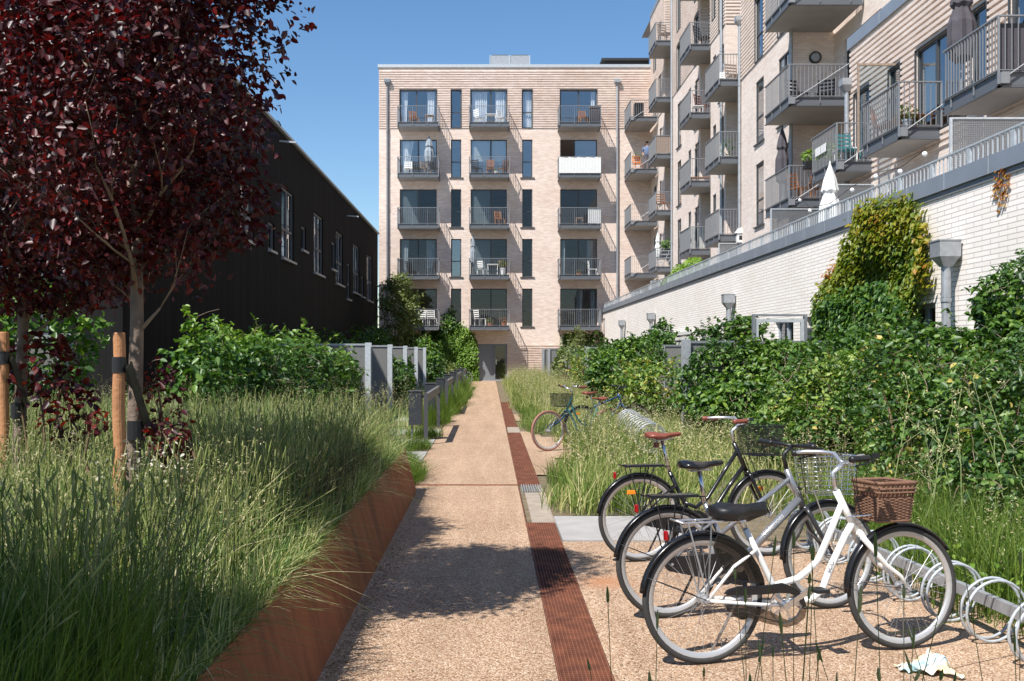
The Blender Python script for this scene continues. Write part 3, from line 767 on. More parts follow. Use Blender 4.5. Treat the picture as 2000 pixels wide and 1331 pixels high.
for k, (a, b) in A.items():
    o = [w[:4] for w in wins[k] if w[3] < top[k]]
    wall(wl, PT, a, b, 3.5, top[k], o); ribs(rbm, PT, a, b, rb[k], top[k] - .05, o)
    for w in wins[k]:
        if w[3] < top[k]: window(tower, PT, *w[:4], glass='glass_tower', dep=.03, sill=w[3] < rb[k], casing=w[3] > rb[k], **w[4])
    for y in (a, b):                        # sides of the recesses
        wl.quad((X1, y, 3.5), (XB, y, 3.5), (XB, y, top[k]), (X1, y, top[k]))
# ribbed far sides of the recesses that face the camera
for k, y in (('A', 52.0), ('B', 43.2), ('C', 38.6)):
    ribs(rbm, MP('front', y), X1, XB - .05, rb[k] if k != 'C' else 14.36, top[k] - .1)
ribs(rbm, MP('front', 30.2), X1, XB - .02, 17.0, 17.8)
# recess backs, upper wall behind the low block, roofs
rec = [(49.7, 52.0, 20.6), (41.2, 43.2, 20.6), (36.2, 38.6, 17.9), (25.2, 30.2, 17.0)]
for a, b, t in rec:
    o = [(a + .35, min(b - .25, a + 2.3), L + .1, L + 2.2) for L in [3.0] + LV if L + 2.3 < t]
    if a == 25.2: o = [(26.6, 29.4, L + .1, L + 2.2) for L in [3.0] + LV if L + 2.3 < t]
    wall(wl, PB, a, b, 3.5, t, o)
    for q in o: window(tower, PB, *q, mull=((q[0] + q[1]) / 2,), glass='glass_dark')
o = [(21.9, 22.8, 10.0, 11.6), (16, 17, 10.3, 12)]
wall(wl, PB, 9.0, 25.2, 9.2, 17.0, o)
for q in o: window(tower, PB, *q, glass='glass_dark')
for a, b, t in ((36.2, 60, 20.6), (25.2, 36.2, 17.9), (9.0, 25.2, 9.3)):
    x = X1 if b != 60 else X1
    wl.quad((x, a, t - .002), (22, a, t - .002), (22, b, t - .002), (x, b, t - .002))
for a, t in ((9.0, 17.0), (36.2, 20.6)): wl.quad((XB if a < 30 else X1, a, 3.5 if a < 30 else 17.9), (22, a, 3.5 if a < 30 else 17.9), (22, a, t), (XB if a < 30 else X1, a, t))
for L in LV: wl.quad((XB + .2, 9.1, L), (22, 9.1, L), (22, 56, L), (XB + .2, 56, L))
wl.quad((22, 9, 3.5), (22, 60, 3.5), (22, 60, 20.6), (22, 9, 20.6))
wl.build('wall', M['brick_tower'], tower); rbm.build('ribbed_brickwork', M['brick_tower'], tower)
mb = MB(); mb.box(X1 - .06, X1 + .5, 8.9, 25.2, 9.28, 9.58); mb.box(X1 - .06, XB, 25.2, 25.3, 9.28, 9.58)
rc_ = mb.build('roof_coping', M['coping'], tower)
for i in range(7): mb = MB(); mb.box(X1 - .063, X1 - .06, 10 + i * 2.2, 10.015 + i * 2.2, 9.285, 9.575); mb.build('coping_joint', M['galv_light'], rc_)
mb = MB(); mb.box(X1 - .06, X1 + .4, 52, 56.5, 20.6, 20.85); mb.build('roof_coping', M['coping'], tower)
covers = {(0, 2): 'bamboo', (1, 0): 'glass_clear'}
for ri, (a, b, x0) in enumerate([(49.7, 52.0, 8.27), (41.2, 43.45, 8.27), (36.2, 38.6, 8.32), (27.75, 30.2, 8.33)]):
    for li, L in enumerate(LV):
        if (ri == 2 and li > 2) or (ri == 3 and li > 2): continue
        balcony(tower, x0, XB if ri != 3 else XB - .05, a, b, L, 'nw', clad=covers.get((ri, li)), brace=ri == 3)
for a, b in ((16.16, 18.15), (20.1, 22.1), (23.7, 25.6)):
    balcony(tower, 8.25, X1, a, b, 6.05, 'nw', brace=True)
# glass wind screen and privacy sheets under the lowest balconies
for (x0, y, z1, x1) in ((7.45, 16.14, 5.42, X1), (8.1, 23.68, 5.62, X1), (7.8, 27.7, 5.62, XB), (8.3, 36.18, 5.6, XB), (8.0, 41.15, 5.3, XB), (8.0, 49.6, 5.2, XB), (7.6, 53.8, 4.9, X1)):
    sc = thing('privacy_screen', {16.14: 'large perforated steel screen at far right under the balcony with the dark panel', 23.68: 'perforated steel screen behind the white parasol on the terrace',
        27.7: 'perforated steel screen under the balcony with the dark parasol', 36.18: 'perforated screen below the white lantern', 41.15: 'grey screen under the glass clad balcony behind the yellow green plants',
        49.6: 'grey screen under the lattice fronted balcony', 53.8: 'small far grey screen beside the end block downpipe'}[y], 'screen', ((x0 + x1) / 2, y, 3.55), 'grey privacy screens on the terrace')
    mb = MB(); mb.box(x0 + .04, x1 - .01, y - .004, y + .004, 3.6, z1 - .03); mb.build('sheet', M['perf'], sc)
    mb = MB(); mb.box(x0, x0 + .04, y - .02, y + .02, 3.55, z1); mb.box(x0 + .04, x1, y - .02, y + .02, z1 - .03, z1); mb.build('screen_frame', M['galv_light'], sc)
for y, x, z0, z1 in ((49.66, X1 - .07, 3.5, 20.3), (39.0, X1 - .07, 3.5, 20.3), (36.16, X1 - .07, 3.5, 13.5), (30.0, X1 - .06, 3.5, 17), (25.15, X1 - .12, 3.55, 8.2)):
    downpipe(tower, x, y, z0, z1, .055, .15 if y in (36.16, 25.15) else 0, 'galv')
mb = MB(); wl2 = thing('wall_lamp', 'round dark bulkhead lamp on the shaded brick of the balcony recess', 'lamp', (9.85, 30.18, 10.35))
mb.tube([(9.85, 30.19, 10.55), (9.85, 30.1, 10.55)], .18, 20); mb.build('lamp_ring', M['black'], wl2)
mb = MB(); mb.tube([(9.85, 30.098, 10.55), (9.85, 30.05, 10.55)], [.14, .10], 20); mb.build('lamp_glass', M['galv'], wl2)
# glass wind break on the low block balcony
mb = MB(); ws = thing('glass_wind_screen', 'clear glass wind screen with a dark top bar in front of the low block wall', 'screen', (8.7, 22.6, 6.2))
mb.box(8.27, X1, 22.35, 22.36, 6.2, 8.05); mb.build('pane', M['glass_clear'], ws)
mb = MB(); mb.box(8.25, X1, 22.33, 22.38, 8.05, 8.10); mb.box(8.25, 8.29, 22.33, 22.38, 6.1, 8.05); mb.build('frame', M['bamboo'], ws)

# ------------------------------------------------------------ white brick podium with terrace on top
XW = 6.4
pod = thing('podium_building', 'long low white brick building under the terrace on the right', 'building', (XW, 30, 0))
PW = MP('left', XW)
wo = [(10.3, 11.6, 1.0, 2.33), (12.1, 13.3, 1.0, 2.33), (14.3, 15.3, 1.0, 2.33), (17.0, 18.6, 1.0, 2.33), (18.9, 20.2, 1.0, 2.33), (21, 22.4, 1.0, 2.33), (29.5, 30.6, 1.0, 2.3), (31.2, 34.5, 1.0, 2.3), (42, 43.4, 1, 2.3), (7.2, 8.6, 1.0, 2.33)]
mb = MB(); wall(mb, PW, 3.0, YE - .01, 0, 3.86, wo); mb.quad((XW, 3, 0), (14, 3, 0), (14, 3, 3.6), (XW, 3, 3.6)); mb.build('wall', M['brick_white'], pod)
mb = MB(); mb.box(XW + .25, X1, 3, YE, 3.45, 3.55); mb.box(XW + .17, XW + .25, 3, YE, 3.45, 3.95); mb.box(8.5, 8.6, 3, YE, 0, 3.44); mb.build('terrace_deck', M['slab'], pod)
for q in wo:
    window(pod, PW, *q, mull=((q[0] + q[1]) / 2,), glass='glass_dark', frame='frame_light', fw=.07, sill=False)
mb = MB()
for a, b in ((31.2, 34.5),):
    for i in range(4): wbox(mb, PW, a, b, 2.2 - i * .17, 2.3 - i * .17, .01, .08)
mb.build('louvre', M['white_plastic'], pod)
mb = MB(); mb.box(XW - .05, XW - .002, 3, YE - .02, 3.885, 4.10); mb.box(XW - .05, XW + .28, 3, YE - .02, 4.10, 4.115)
y = 4.0
cp = mb.build('coping', M['coping'], pod)
mb = MB()
while y < YE - 1: mb.box(XW - .053, XW - .051, y, y + .014, 3.885, 4.10); y += 1.24
mb.build('coping_joints', M['galv_light'], cp)
mb = MB(); mb.box(XW - .02, XW - .003, 3, YE - .02, 3.80, 3.884); mb.build('shadow_line_strip', M['steel_mid'], pod)  # grey strip standing in for the shadow line under the coping
mb = MB(); y = 3.2; i = 0
while y < YE - .2:
    if i % 9 == 0: mb.box(XW + .0, XW + .03, y - .045, y + .045, 4.116, 4.36)
    else: mb.box(XW + .005, XW + .02, y - .008, y + .008, 4.116, 4.35)
    y += .125 if y < 36 else .25; i += 1
mb.box(XW - .005, XW + .035, 3, YE - .02, 4.35, 4.375)
tag(mb.build('terrace_railing', M['galv_light']), 'low galvanised railing of thin vertical bars on the white brick building', 'railing')
for i, y in enumerate((13.6, 26.0, 38.5, 47.0)):
    dpp = thing('rainwater_pipe', ['large nearest', 'second nearest', 'third, smaller looking', 'farthest'][i] + ' galvanised downpipe with box hopper on the white brick wall', 'downpipe', (XW - .16, y, 0), 'galvanised downpipes on the white brick wall')
    x = XW - .17; z = 2.78; s = .150
    mb = MB(); mb.tube([(x, y, .0), (x, y, 2.35), (x, y, 2.36), (x, y, z + .02)], [.058, .058, .064, .064], 14)
    for zz in (1.1, 2.3): mb.tube([(x, y, zz), (x, y, zz + .05)], .072, 14)
    mb.build('pipe', M['galv'], dpp, smooth=False)
    mb = MB(); sq = lambda k, zz: [(x-k, y-k, zz), (x+k*.9, y-k, zz), (x+k*.9, y+k, zz), (x-k, y+k, zz)]
    mb.rings([sq(.068, z), sq(.07, z + .01), sq(s * .95, z + .125), sq(s, z + .13), sq(s * 1.02, z + .34), sq(s * 1.08, z + .341), sq(s * 1.08, z + .36), sq(s * .9, z + .362)]); mb.build('rainwater_head', M['galv'], dpp)

gf = thing('open_window', 'white framed top hung window standing open above the dark green climber', 'window', (5.8, 20, 1.5))
mb = MB()
for q in ((5.33, 5.39, 1.2, 2.28), (6.24, 6.30, 1.2, 2.28), (5.39, 6.24, 2.22, 2.28)): mb.box(q[0], q[1], 19.97, 20.03, q[2], q[3])
mb.build('frame', M['galv_light'], gf)
mb = MB(); mb.box(5.27, 5.326, 19.95, 20.05, 1.1, 2.34); mb.box(6.304, 6.36, 19.95, 20.05, 1.1, 2.34); mb.box(5.27, 6.36, 19.95, 20.05, 2.341, 2.38); mb.build('casing', M['steel_mid'], gf)
# ------------------------------------------------------------ black timber building on the left
XL = -6.2; YC = 16.8; YF = 55.0
left = thing('timber_building', 'black board clad building with a long sloping-away flat roof on the left', 'building', (XL - 4, 35, 0))
PL = MP('right', XL)
def lw(x0, x1, yt, yb):        # photo pixels on that wall -> u0,u1,v0,v1
    Y0 = 6.2 * F / (957 - x0); Y1 = 6.2 * F / (957 - x1); xm = (x0 + x1) / 2; d = 957 - xm
    return (Y0, Y1, CAMH + 6.2 * (690 - yb) / d, CAMH + 6.2 * (690 - yt) / d)
lws = [lw(470, 497, 360, 470), lw(524, 536, 435, 490), lw(550, 574, 372, 508), lw(589, 598, 443, 490), lw(613, 631, 420, 536), (39.0, 40.0, 4.9, 6.0), lw(656, 670, 455, 556), lw(678, 684, 515, 585), lw(690, 702, 480, 573), lw(706, 711, 540, 580), lw(717, 727, 500, 588)]
lws = [w if w[1] > w[0] else (w[1], w[0], *w[2:]) for w in lws]
ft = [(w[0], w[1], w[2], w[3]) for w in lws]
mb = MB(); wall(mb, PL, YC, YF, 0, 8.15, ft, reveal=.18)
PG = MP('front', YC)
gops = []
wall(mb, PG, -16, XL, 0, 3.0, ()); wall(mb, PG, -16, XL, 3.06, 8.15, gops, reveal=.18)
mb.quad((XL, YF, 0), (-16, YF, 0), (-16, YF, 8.15), (XL, YF, 8.15)); mb.quad((-16, YC, 0), (-16, YF, 0), (-16, YF, 8.15), (-16, YC, 8.15))
mb.quad((XL, YC, 8.14), (XL, YF, 8.14), (-16, YF, 8.14), (-16, YC, 8.14))
mb.build('wall', M['boards'], left)
for w in lws: window(left, PL, *w, mull=((w[0] + w[1]) / 2,) if w[1] - w[0] > 1.2 else (), trans=(w[2] + (w[3] - w[2]) * .42,) if w[3] - w[2] > 1.3 else (), glass='glass', frame='frame_grey', fw=.08, dep=.06)
for w in lws: mb = MB(); wbox(mb, PL, w[0] - .06, w[1] + .06, w[2] - .07, w[2] - .003, -.04, .09); mb.build('window_sill', M['galv'], left)
mb = MB(); mb.box(-16.05, XL + .10, YC - .10, YF, 8.15, 8.23); mb.build('roof_edge', M['galv_light'], left)
mb = MB(); wbox(mb, PG, -16, XL, 3.0, 3.06, -.02, .05); mb.build('metal_flashing', M['galv'], left)
mb = MB(); wbox(mb, PG, -7.55, -7.43, 0, 3.0, .0, .06); mb.build('trim_board', M['frame_grey'], left)
for i, (y, z) in enumerate(((29.3, 7.84), (43.2, 7.56))):
    mb = MB(); mb.bar((XL, y, z), (XL + .5, y, z - .04), .04, .05); mb.build('roof_bracket', M['galv_light'], left)
# ------------------------------------------------------------ garden screens
def gscreen(x0, x1, y, h, label, group, x_first=True):
    t = thing('garden_screen', label, 'screen', ((x0 + x1) / 2, y, 0), group)
    xp = x0 if x_first else x1
    mb = MB(); mb.box(x0, x1, y - .006, y + .006, .12, h - .041); mb.build('sheet', M['perf_garden'], t)
    mb = MB(); mb.box(x0, x1, y - .03, y + .03, h - .04, h); mb.box(x0, x1, y - .02, y + .02, .08, .12); mb.build('top_rail', M['galv' if x0 < 0 else 'steel_mid'], t)
    mb = MB(); w = .06
    mb.box(xp - w, xp + w, y - .08, y - .065, 0, h + .02); mb.box(xp - .012, xp + .012, y - .065, y + .08, 0, h + .015); mb.box(xp - w, xp + w, y + .08, y + .095, 0, h + .02)
    mb.build('post', M['galv_light' if x0 < 0 else 'galv'], t)
    xx = x0 + 1.1 if x_first else x1 - 1.1
    while x0 + .3 < xx < x1 - .3:
        mb = MB(); mb.box(xx - .02, xx + .02, y - .03, y + .03, 0, h - .04); mb.build('inner_post', M['galv'], t); xx += 1.2 if x_first else -1.2
    return t
GL = 'grey garden screens along the left terraces'; GR = 'grey garden screens along the right terraces'
for i, y in enumerate((21.1, 25.7, 30.3, 34.8, 39.3)):
    gscreen(-6.1, -2.58, y, 1.80, ['nearest', 'second', 'third', 'fourth', 'farthest'][i] + ' pale steel post with grey screen left of the path', GL, False)
for i, (x, y) in enumerate(((3.19, 16.2), (3.15, 24.3), (3.2, 33.0), (3.1, 41.2), (2.75, 46.5), (2.7, 50.5))):
    gscreen(x, XW - .03, y, 1.80, ['nearest right hand', 'second right hand', 'third right hand', 'fourth right hand', 'fifth right hand', 'farthest right hand'][i] + ' grey garden screen half covered by bushes', GR, True)
gscreen(-6.9, -5.25, 12.3, 1.82, 'dark garden screen post behind the two copper trees', GL, False)
# posts, beams and slate boxes along the left of the path
for i in range(4):
    y0 = 17.4 + i * 8.3; y1 = y0 + 4.2
    t = thing('gate_rail', ['nearest', 'second', 'third', 'farthest'][i] + ' dark steel post pair joined by a grey beam left of the path', 'rail', (-1.12, y0, 0), 'steel posts with beams left of the path')
    for y in (y0, y1):
        mb = MB(); mb.box(-1.155, -1.085, y - .02, y + .02, 0, .90); mb.build('post', M['post_dark'], t)
    mb = MB(); mb.box(-1.15, -1.09, y0 + .021, y1 - .021, .74, .885); mb.build('beam', M['beam'], t)
for i in range(7):
    y = 18.3 + i * 4.55
    h = .90
    t = thing('slate_box', ['nearest', 'second nearest', 'third nearest', 'fourth', 'fifth', 'sixth', 'farthest'][i] + ' tall dark slate grey letterbox panel left of the path', 'letterbox', (-1.36, y, 0), 'dark letterbox panels beside the path')
    mb = MB(); mb.box(-1.48, -1.25, y - .17, y + .17, .29, h); mb.build('box_body', M['box_black'], t, bevel=.006)
    mb = MB(); mb.box(-1.495, -1.235, y - .185, y + .185, h + .001, h + .014); mb.build('lid', M['post_dark'], t)
    mb = MB(); mb.box(-1.45, -1.42, y - .02, y + .02, 0, .289); mb.box(-1.249, -1.16, y - .02, y + .02, .78, .82); mb.build('leg', M['steel_dark'], t)

# ------------------------------------------------------------ grass in the planter and verges
def in_planter(x, y): return (x < -1.0 - .02 * (y < 20)) & (y < 11.45) & (x > -.62 * y - 1.0) | ((y >= 11.45) & (x < -2.6) & (x > -6.1) & (y < 16.5))
def gz(P, z): P = P.copy(); P[:, 2] += z; return P
P = field(46000, in_planter, (-9, -1.0, 1.5, 16), 3, .75)
R = np.random.RandomState(5)
Hh = .28 + .36 * R.beta(2, 2.2, len(P)) + .14 * lump(P, 9, 1.2) + .10 * lump(P, 10, .45) + .02 * np.clip(P[:, 1] - 5, 0, 6); Hh = np.clip(Hh, .12, .95)
edge = np.clip((-1.0 - P[:, 0]) / .35, .45, 1); Hh *= edge
Hh *= np.where(P[:, 1] < 3.2, 1.15, 1)
zb = np.where(P[:, 1] < 11.45, .45, .0)
P[:, 2] = zb
Hh = Hh + np.where(P[:, 1] < 11.45, 0, .25)
tag(blades('grass', P, Hh, M['grass'], 6, width=.0066, lean=.52), 'tall green and straw coloured meadow grass filling the rusty planter', 'grass', kind='stuff')
k = R.uniform(0, 1, len(P)) < .17; k &= P[:, 1] < 10
tag(blades('broad_grass', P[k], Hh[k] * .92, M['grass'], 116, width=.0135, lean=.75, tbias=.05), 'broader bright grass blades scattered through the planter', 'grass', kind='stuff')
k = R.uniform(0, 1, len(P)) < .16; k &= P[:, 1] > 3
tag(blades('straw', P[k], Hh[k] * 1.08, M['seed'], 117, width=.0075, lean=.5), 'pale dry straw blades standing among the green planter grass', 'grass', kind='stuff')
# overhanging fringe at the edge of the planter
n = 5600; R = np.random.RandomState(15)
P = np.stack([-.985 - np.abs(R.normal(size=n)) * .07, 2.0 + 9.5 * R.uniform(0, 1, n) ** 1.1, np.full(n, .46)], 1)
P = P[lump(P, 31, 2.2) > -.5 + R.uniform(-.6, .5, len(P))]
Hh = R.uniform(.06, .30, len(P)) * (1 + .35 * lump(P, 32, 2.0))
tag(blades('grass_fringe', P, Hh, M['grass'], 16, width=.0055, lean=.9, tbias=.10, aim=-.2, drop=.6), 'short grass hanging over the rusty rim of the planter', 'grass', kind='stuff')
P = field(6500, lambda x, y: (x < -1.08) & (y < 11.3) & (x > -.62 * y - 1.0), (-9, -1.0, 1.6, 11.4), 13, .6); P[:, 2] = .45
R = np.random.RandomState(8)
tag(spikes('grass_seed_head', P, R.uniform(.42, .72, len(P)), M['seed_green'], 14, hl=.055, hw=.0085, lean=.22), 'narrow green seed spikes rising over the planter grass', 'grass', kind='stuff')
def panicles(name, P, H, material, seed, size=.012, label='', per=16):
    R = np.random.RandomState(seed); n = len(P)
    a = R.uniform(0, 6.28, n); d = np.stack([np.cos(a), np.sin(a), np.zeros(n)], 1); ln = R.uniform(.05, .4, n)[:, None]
    PP = []
    for k in range(per):
        t = 1 - .30 * (k / per); c = P + d * ln * H[:, None] * t ** 2 + np.array([0, 0, 1.]) * (H * t)[:, None]
        PP.append(c + R.normal(size=(n, 3)) * np.array([.02, .02, .012]) * (.4 + k / per))
    Q = np.concatenate(PP); o = leaves(name, Q, size, material, seed=seed, wide=.35, droop=-.3)
    return tag(o, label, 'grass', kind='stuff')
P = field(3600, lambda x, y: (x < -1.12) & (y < 16) & (x > -.62 * y - 1.0), (-9, -1.0, 3.2, 16), 23, .5); P[:, 2] = .42
panicles('grass_panicle', P, np.random.RandomState(2).uniform(.45, .85, len(P)), M['seed'], 24, .016, 'loose straw coloured flowering grass heads above the planter')
# broad tall shaded grass close to the camera on the left
P = field(4200, lambda x, y: (x < -.95) & (x > -.62 * y - .3), (-2.6, -.9, 1.15, 3.0), 33, .8); P[:, 2] = .42
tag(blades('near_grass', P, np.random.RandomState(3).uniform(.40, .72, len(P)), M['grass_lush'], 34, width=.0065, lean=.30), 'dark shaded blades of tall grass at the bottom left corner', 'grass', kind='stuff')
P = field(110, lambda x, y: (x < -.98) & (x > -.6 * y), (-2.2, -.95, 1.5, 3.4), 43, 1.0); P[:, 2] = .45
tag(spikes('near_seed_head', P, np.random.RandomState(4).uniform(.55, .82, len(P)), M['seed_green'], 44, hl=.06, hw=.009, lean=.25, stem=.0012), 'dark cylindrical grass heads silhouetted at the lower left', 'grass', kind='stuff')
# darker dried tuft by the rim and a patch of white umbels
n = 1500; R = np.random.RandomState(47); P = np.stack([-1.45 + .28 * R.normal(size=n), 7.6 + .75 * R.normal(size=n), np.full(n, .45)], 1); P = P[P[:, 0] < -1.02]
M['brown_grass'] = leafmat('dark_brown_grass', [(.05,.04,.03),(.10,.075,.05),(.17,.13,.08)], .2, .8, spec=.05)
tag(blades('dry_tuft', P, R.uniform(.25, .58, len(P)), M['brown_grass'], 48, width=.006, lean=.6), 'dark brownish withered tuft in the planter near its rim', 'grass', kind='stuff')
n = 150; P = px(300, 905, 5.0); P = np.array(P)[None] + R.normal(size=(n, 3)) * np.array([.10, .12, .05]); P[:, 2] = np.clip(P[:, 2], .9, 1.2)
fl = thing('white_flowers', 'small cluster of whitish flower heads in the grass right of the wooden stake', 'flowers', (P[:, 0].mean(), 5.0, .45))
M['petal'] = leafmat('dull_white_petal', [(.42,.38,.28),(.62,.58,.45),(.70,.68,.56)], .3, .8, (1, 1, .9), spec=.1)
tag(leaves('flower_heads', P, .022, M['petal'], fl, 49), kind='stuff'); mb = MB(); rnd = random.Random(3)
for i in range(14): k = P[rnd.randrange(n)]; mb.tube([(k[0] + rnd.gauss(0, .03), k[1], .45), tuple(k)], .002, 4)
mb.build('stem', mat('flower_stem', (.16,.2,.07), .8), fl)
# leaf litter along the path edges
R = np.random.RandomState(91); n = 2600; y = 3.5 * (14 / 3.5) ** R.uniform(0, 1, n)
x = np.where(R.uniform(0, 1, n) < .72, -.82 + np.abs(R.normal(size=n)) * .10, np.where(R.uniform(0, 1, n) < .5, .63 + np.abs(R.normal(size=n)) * .35, R.uniform(-.8, 2.8, n)))
P = np.stack([x, y, np.full(n, .004)], 1); P = P[(lump(P, 92, 1.6) > R.uniform(-1.2, .6, len(P)))]
tag(leaves('leaf_litter', P, .017, M['dry'], None, 93, upw=4, wide=.4), 'tiny dry leaf bits and debris lying along the edges of the gravel', 'leaf litter', kind='stuff')
rnd = random.Random(12); mb = MB()
for i in range(26):
    p = Vector((rnd.uniform(-.82, -.45), rnd.uniform(4.6, 9.5), .006)); a = rnd.uniform(0, 6.28); q = [p]
    for j in range(4): a += rnd.gauss(0, .5); p = p + Vector((math.cos(a), math.sin(a), 0)) * rnd.uniform(.02, .05); q.append(p)
    mb.tube(q, .0014, 4)
tag(mb.build('dry_twigs', M['twig']), 'thin dry straws lying on the gravel beside the planter', 'twigs', kind='stuff')
# silhouetted stems at the lower right corner
R = np.random.RandomState(51); n = 66
P = np.stack([.28 + 1.0 * R.uniform(0, 1, n) ** .8, R.uniform(1.95, 2.6, n), np.zeros(n)], 1)
H_ = R.uniform(.50, .98, n) + .15 * (P[:, 0] > .6)
tag(spikes('near_seed_head', P, H_, M['seed_green'], 52, hl=.045, hw=.0078, lean=.13, stem=.0010), 'dark thin grass stems with seed heads in front of the bicycles at lower right', 'grass', kind='stuff')
n = 26; P = np.stack([R.uniform(.35, 1.4, n), R.uniform(2.0, 2.6, n), np.zeros(n)], 1)
panicles('near_panicle', P, R.uniform(.5, .82, n), M['seed_green'], 53, .016, 'small dark branched grass heads in front of the bicycles', per=12)
n = 160; P = np.stack([R.uniform(.55, 1.45, n), R.uniform(2.0, 2.6, n), np.zeros(n)], 1)
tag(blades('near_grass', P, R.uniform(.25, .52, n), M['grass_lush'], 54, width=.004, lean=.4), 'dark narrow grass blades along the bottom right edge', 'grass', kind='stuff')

# right hand meadow
def in_right(x, y):
    e = np.where(y < 9.75, np.where(y > 5.9, 2.84, 3.05), np.where(y < 12.6, .80, np.where(y < 15.0, 1.02 + .1 * (y - 12.6), np.where(y < 19.2, 1.28, np.where(y < 23.2, .78, np.where(y < 26, 1.15, .72))))))
    e = e + .12 * np.sin(y * 1.7) + .08 * np.sin(y * 4.1)
    e = np.where((y > 9.75) & (y < 15), e - .08, e)
    return (x > e) & (x < 6.3)
P = field(56000, in_right, (.5, 6.3, 4.6, 54), 61, .8)
R = np.random.RandomState(62)
Hh = .34 + .32 * R.beta(2, 2, len(P)) + .12 * lump(P, 63, .8) + np.clip((P[:, 1] - 20) * .012, 0, .28)
Hh = np.clip(Hh, .12, 1.1); Hh *= np.where(P[:, 1] < 9.7, .85, 1.0)
nearedge = in_right(P[:, 0] - .3, P[:, 1]); Hh *= np.where(nearedge, 1, .55)
# keep the bicycle parking low so the far bicycles stay visible
low = (P[:, 1] > 9.6) & (P[:, 1] < 13.0) & (P[:, 0] < 2.5); Hh *= np.where(low, .80, 1.08)
hi = (P[:, 1] > 12.6) & (P[:, 1] < 17.2) & (P[:, 0] > 1.30); Hh *= np.where(hi, np.where(P[:, 0] > 1.9, 1.12, 1.38), 1)
tag(blades('meadow', P[P[:, 1] > 9.6], Hh[P[:, 1] > 9.6], M['grass_right'], 64, width=.0085, lean=.65), 'dry green and straw meadow grass right of the path', 'grass', kind='stuff')
k = P[:, 1] <= 9.6
tag(blades('lush_grass', P[k], Hh[k] * 1.1, M['grass_lush'], 65, width=.007, lean=.5), 'bright green lush grass behind the bicycle rack', 'grass', kind='stuff')
P = field(8500, lambda x, y: (x > np.where(y > 5.9, 2.86, 3.02) + .1 * np.sin(y * 3)) & (x < 6.3), (3, 6.3, 4.4, 9.7), 66, 1.0)
tag(blades('lush_grass', P, R.uniform(.12, .60, len(P)) * (1 + .3 * lump(P, 68, 2.0)), M['grass_lush'], 67, width=.0075, lean=.75), 'dense bright grass at the foot of the right hand bushes', 'grass', kind='stuff')
P = field(6000, lambda x, y: in_right(x - .15, y) & (y > 9.9), (.5, 5.5, 9.9, 52), 71, .7); R = np.random.RandomState(72)
panicles('meadow_panicle', P, R.uniform(.5, .85, len(P)) + np.clip((P[:, 1] - 18) * .012, 0, .3), M['seed'], 73, .030, 'pale airy flowering grass heads over the right meadow', per=9)
P = field(5200, lambda x, y: (x > .72 + .1 * np.sin(y * 2)) & (x < 1.5) & ((y < 13.2) | (y > 19.5)) , (.7, 1.5, 9.8, 34), 74, 1.0)
tag(blades('verge_grass', P, np.random.RandomState(75).uniform(.12, .42, len(P)), M['grass_lush'], 76, width=.007, lean=.8), 'bright green grass tufts spilling toward the rusty grates', 'grass', kind='stuff')
P = field(2600, lambda x, y: (x > 3.0) & (x < 5), (3, 5, 4.6, 10.5), 69, .6)
panicles('meadow_panicle', P[:700], R.uniform(.35, .75, 700), M['seed'], 70, .018, 'pale seed heads scattered in the lush grass behind the near rack', per=8)
P2 = P.copy(); P2[:, 2] = R.uniform(.03, .4, len(P2)) ** 1.2
tag(leaves('broad_weeds', P2, .06, M['leaf_bright'], None, 79), 'low broad leaved weeds growing among the lush grass behind the near rack', 'weeds', kind='stuff')
# tufts left of the path behind the planter
def tuft(cx, cy, rx, ry, h, n, seed, label, m='grass_lush'):
    R = np.random.RandomState(seed); a = R.uniform(0, 6.28, n); r = np.sqrt(R.uniform(0, 1, n))
    P = np.stack([cx + rx * r * np.cos(a), cy + ry * r * np.sin(a), np.zeros(n)], 1)
    return tag(blades('grass_tuft', P, h * R.uniform(.4, 1.1, n) * (1.2 - .6 * r), M[m], seed, width=.006, lean=.7), label, 'grass', 'grass tufts along the left edge of the path', 'stuff')
for i, a in enumerate([(-1.12, 12.6, .30, .95, .40, 1500), (-1.35, 14.5, .30, .42, .28, 700), (-1.3, 16.6, .32, .42, .30, 800), (-1.25, 19.0, .35, .5, .34, 900), (-1.3, 22.8, .40, 1.3, .62, 1900), (-1.2, 26.5, .42, 1.6, .80, 1900), (-1.2, 31, .5, 2.2, .9, 1900), (-1.25, 37, .6, 3, .95, 1700), (-1.5, 44, .6, 4, .95, 1400)]):
    tuft(*a, 80 + i, f'{["nearest","second","third","fourth","fifth","sixth","seventh","eighth","farthest"][i]} clump of green grass at the left edge of the path')
P = field(9000, lambda x, y: (x < -1.5) & (x > -6), (-6, -1.5, 11.8, 50), 95, .8)
tag(blades('verge_grass', P, np.random.RandomState(96).uniform(.25, .65, len(P)), M['grass'], 97, width=.008, lean=.5), 'rough grass between the grey screens on the left', 'grass', kind='stuff')

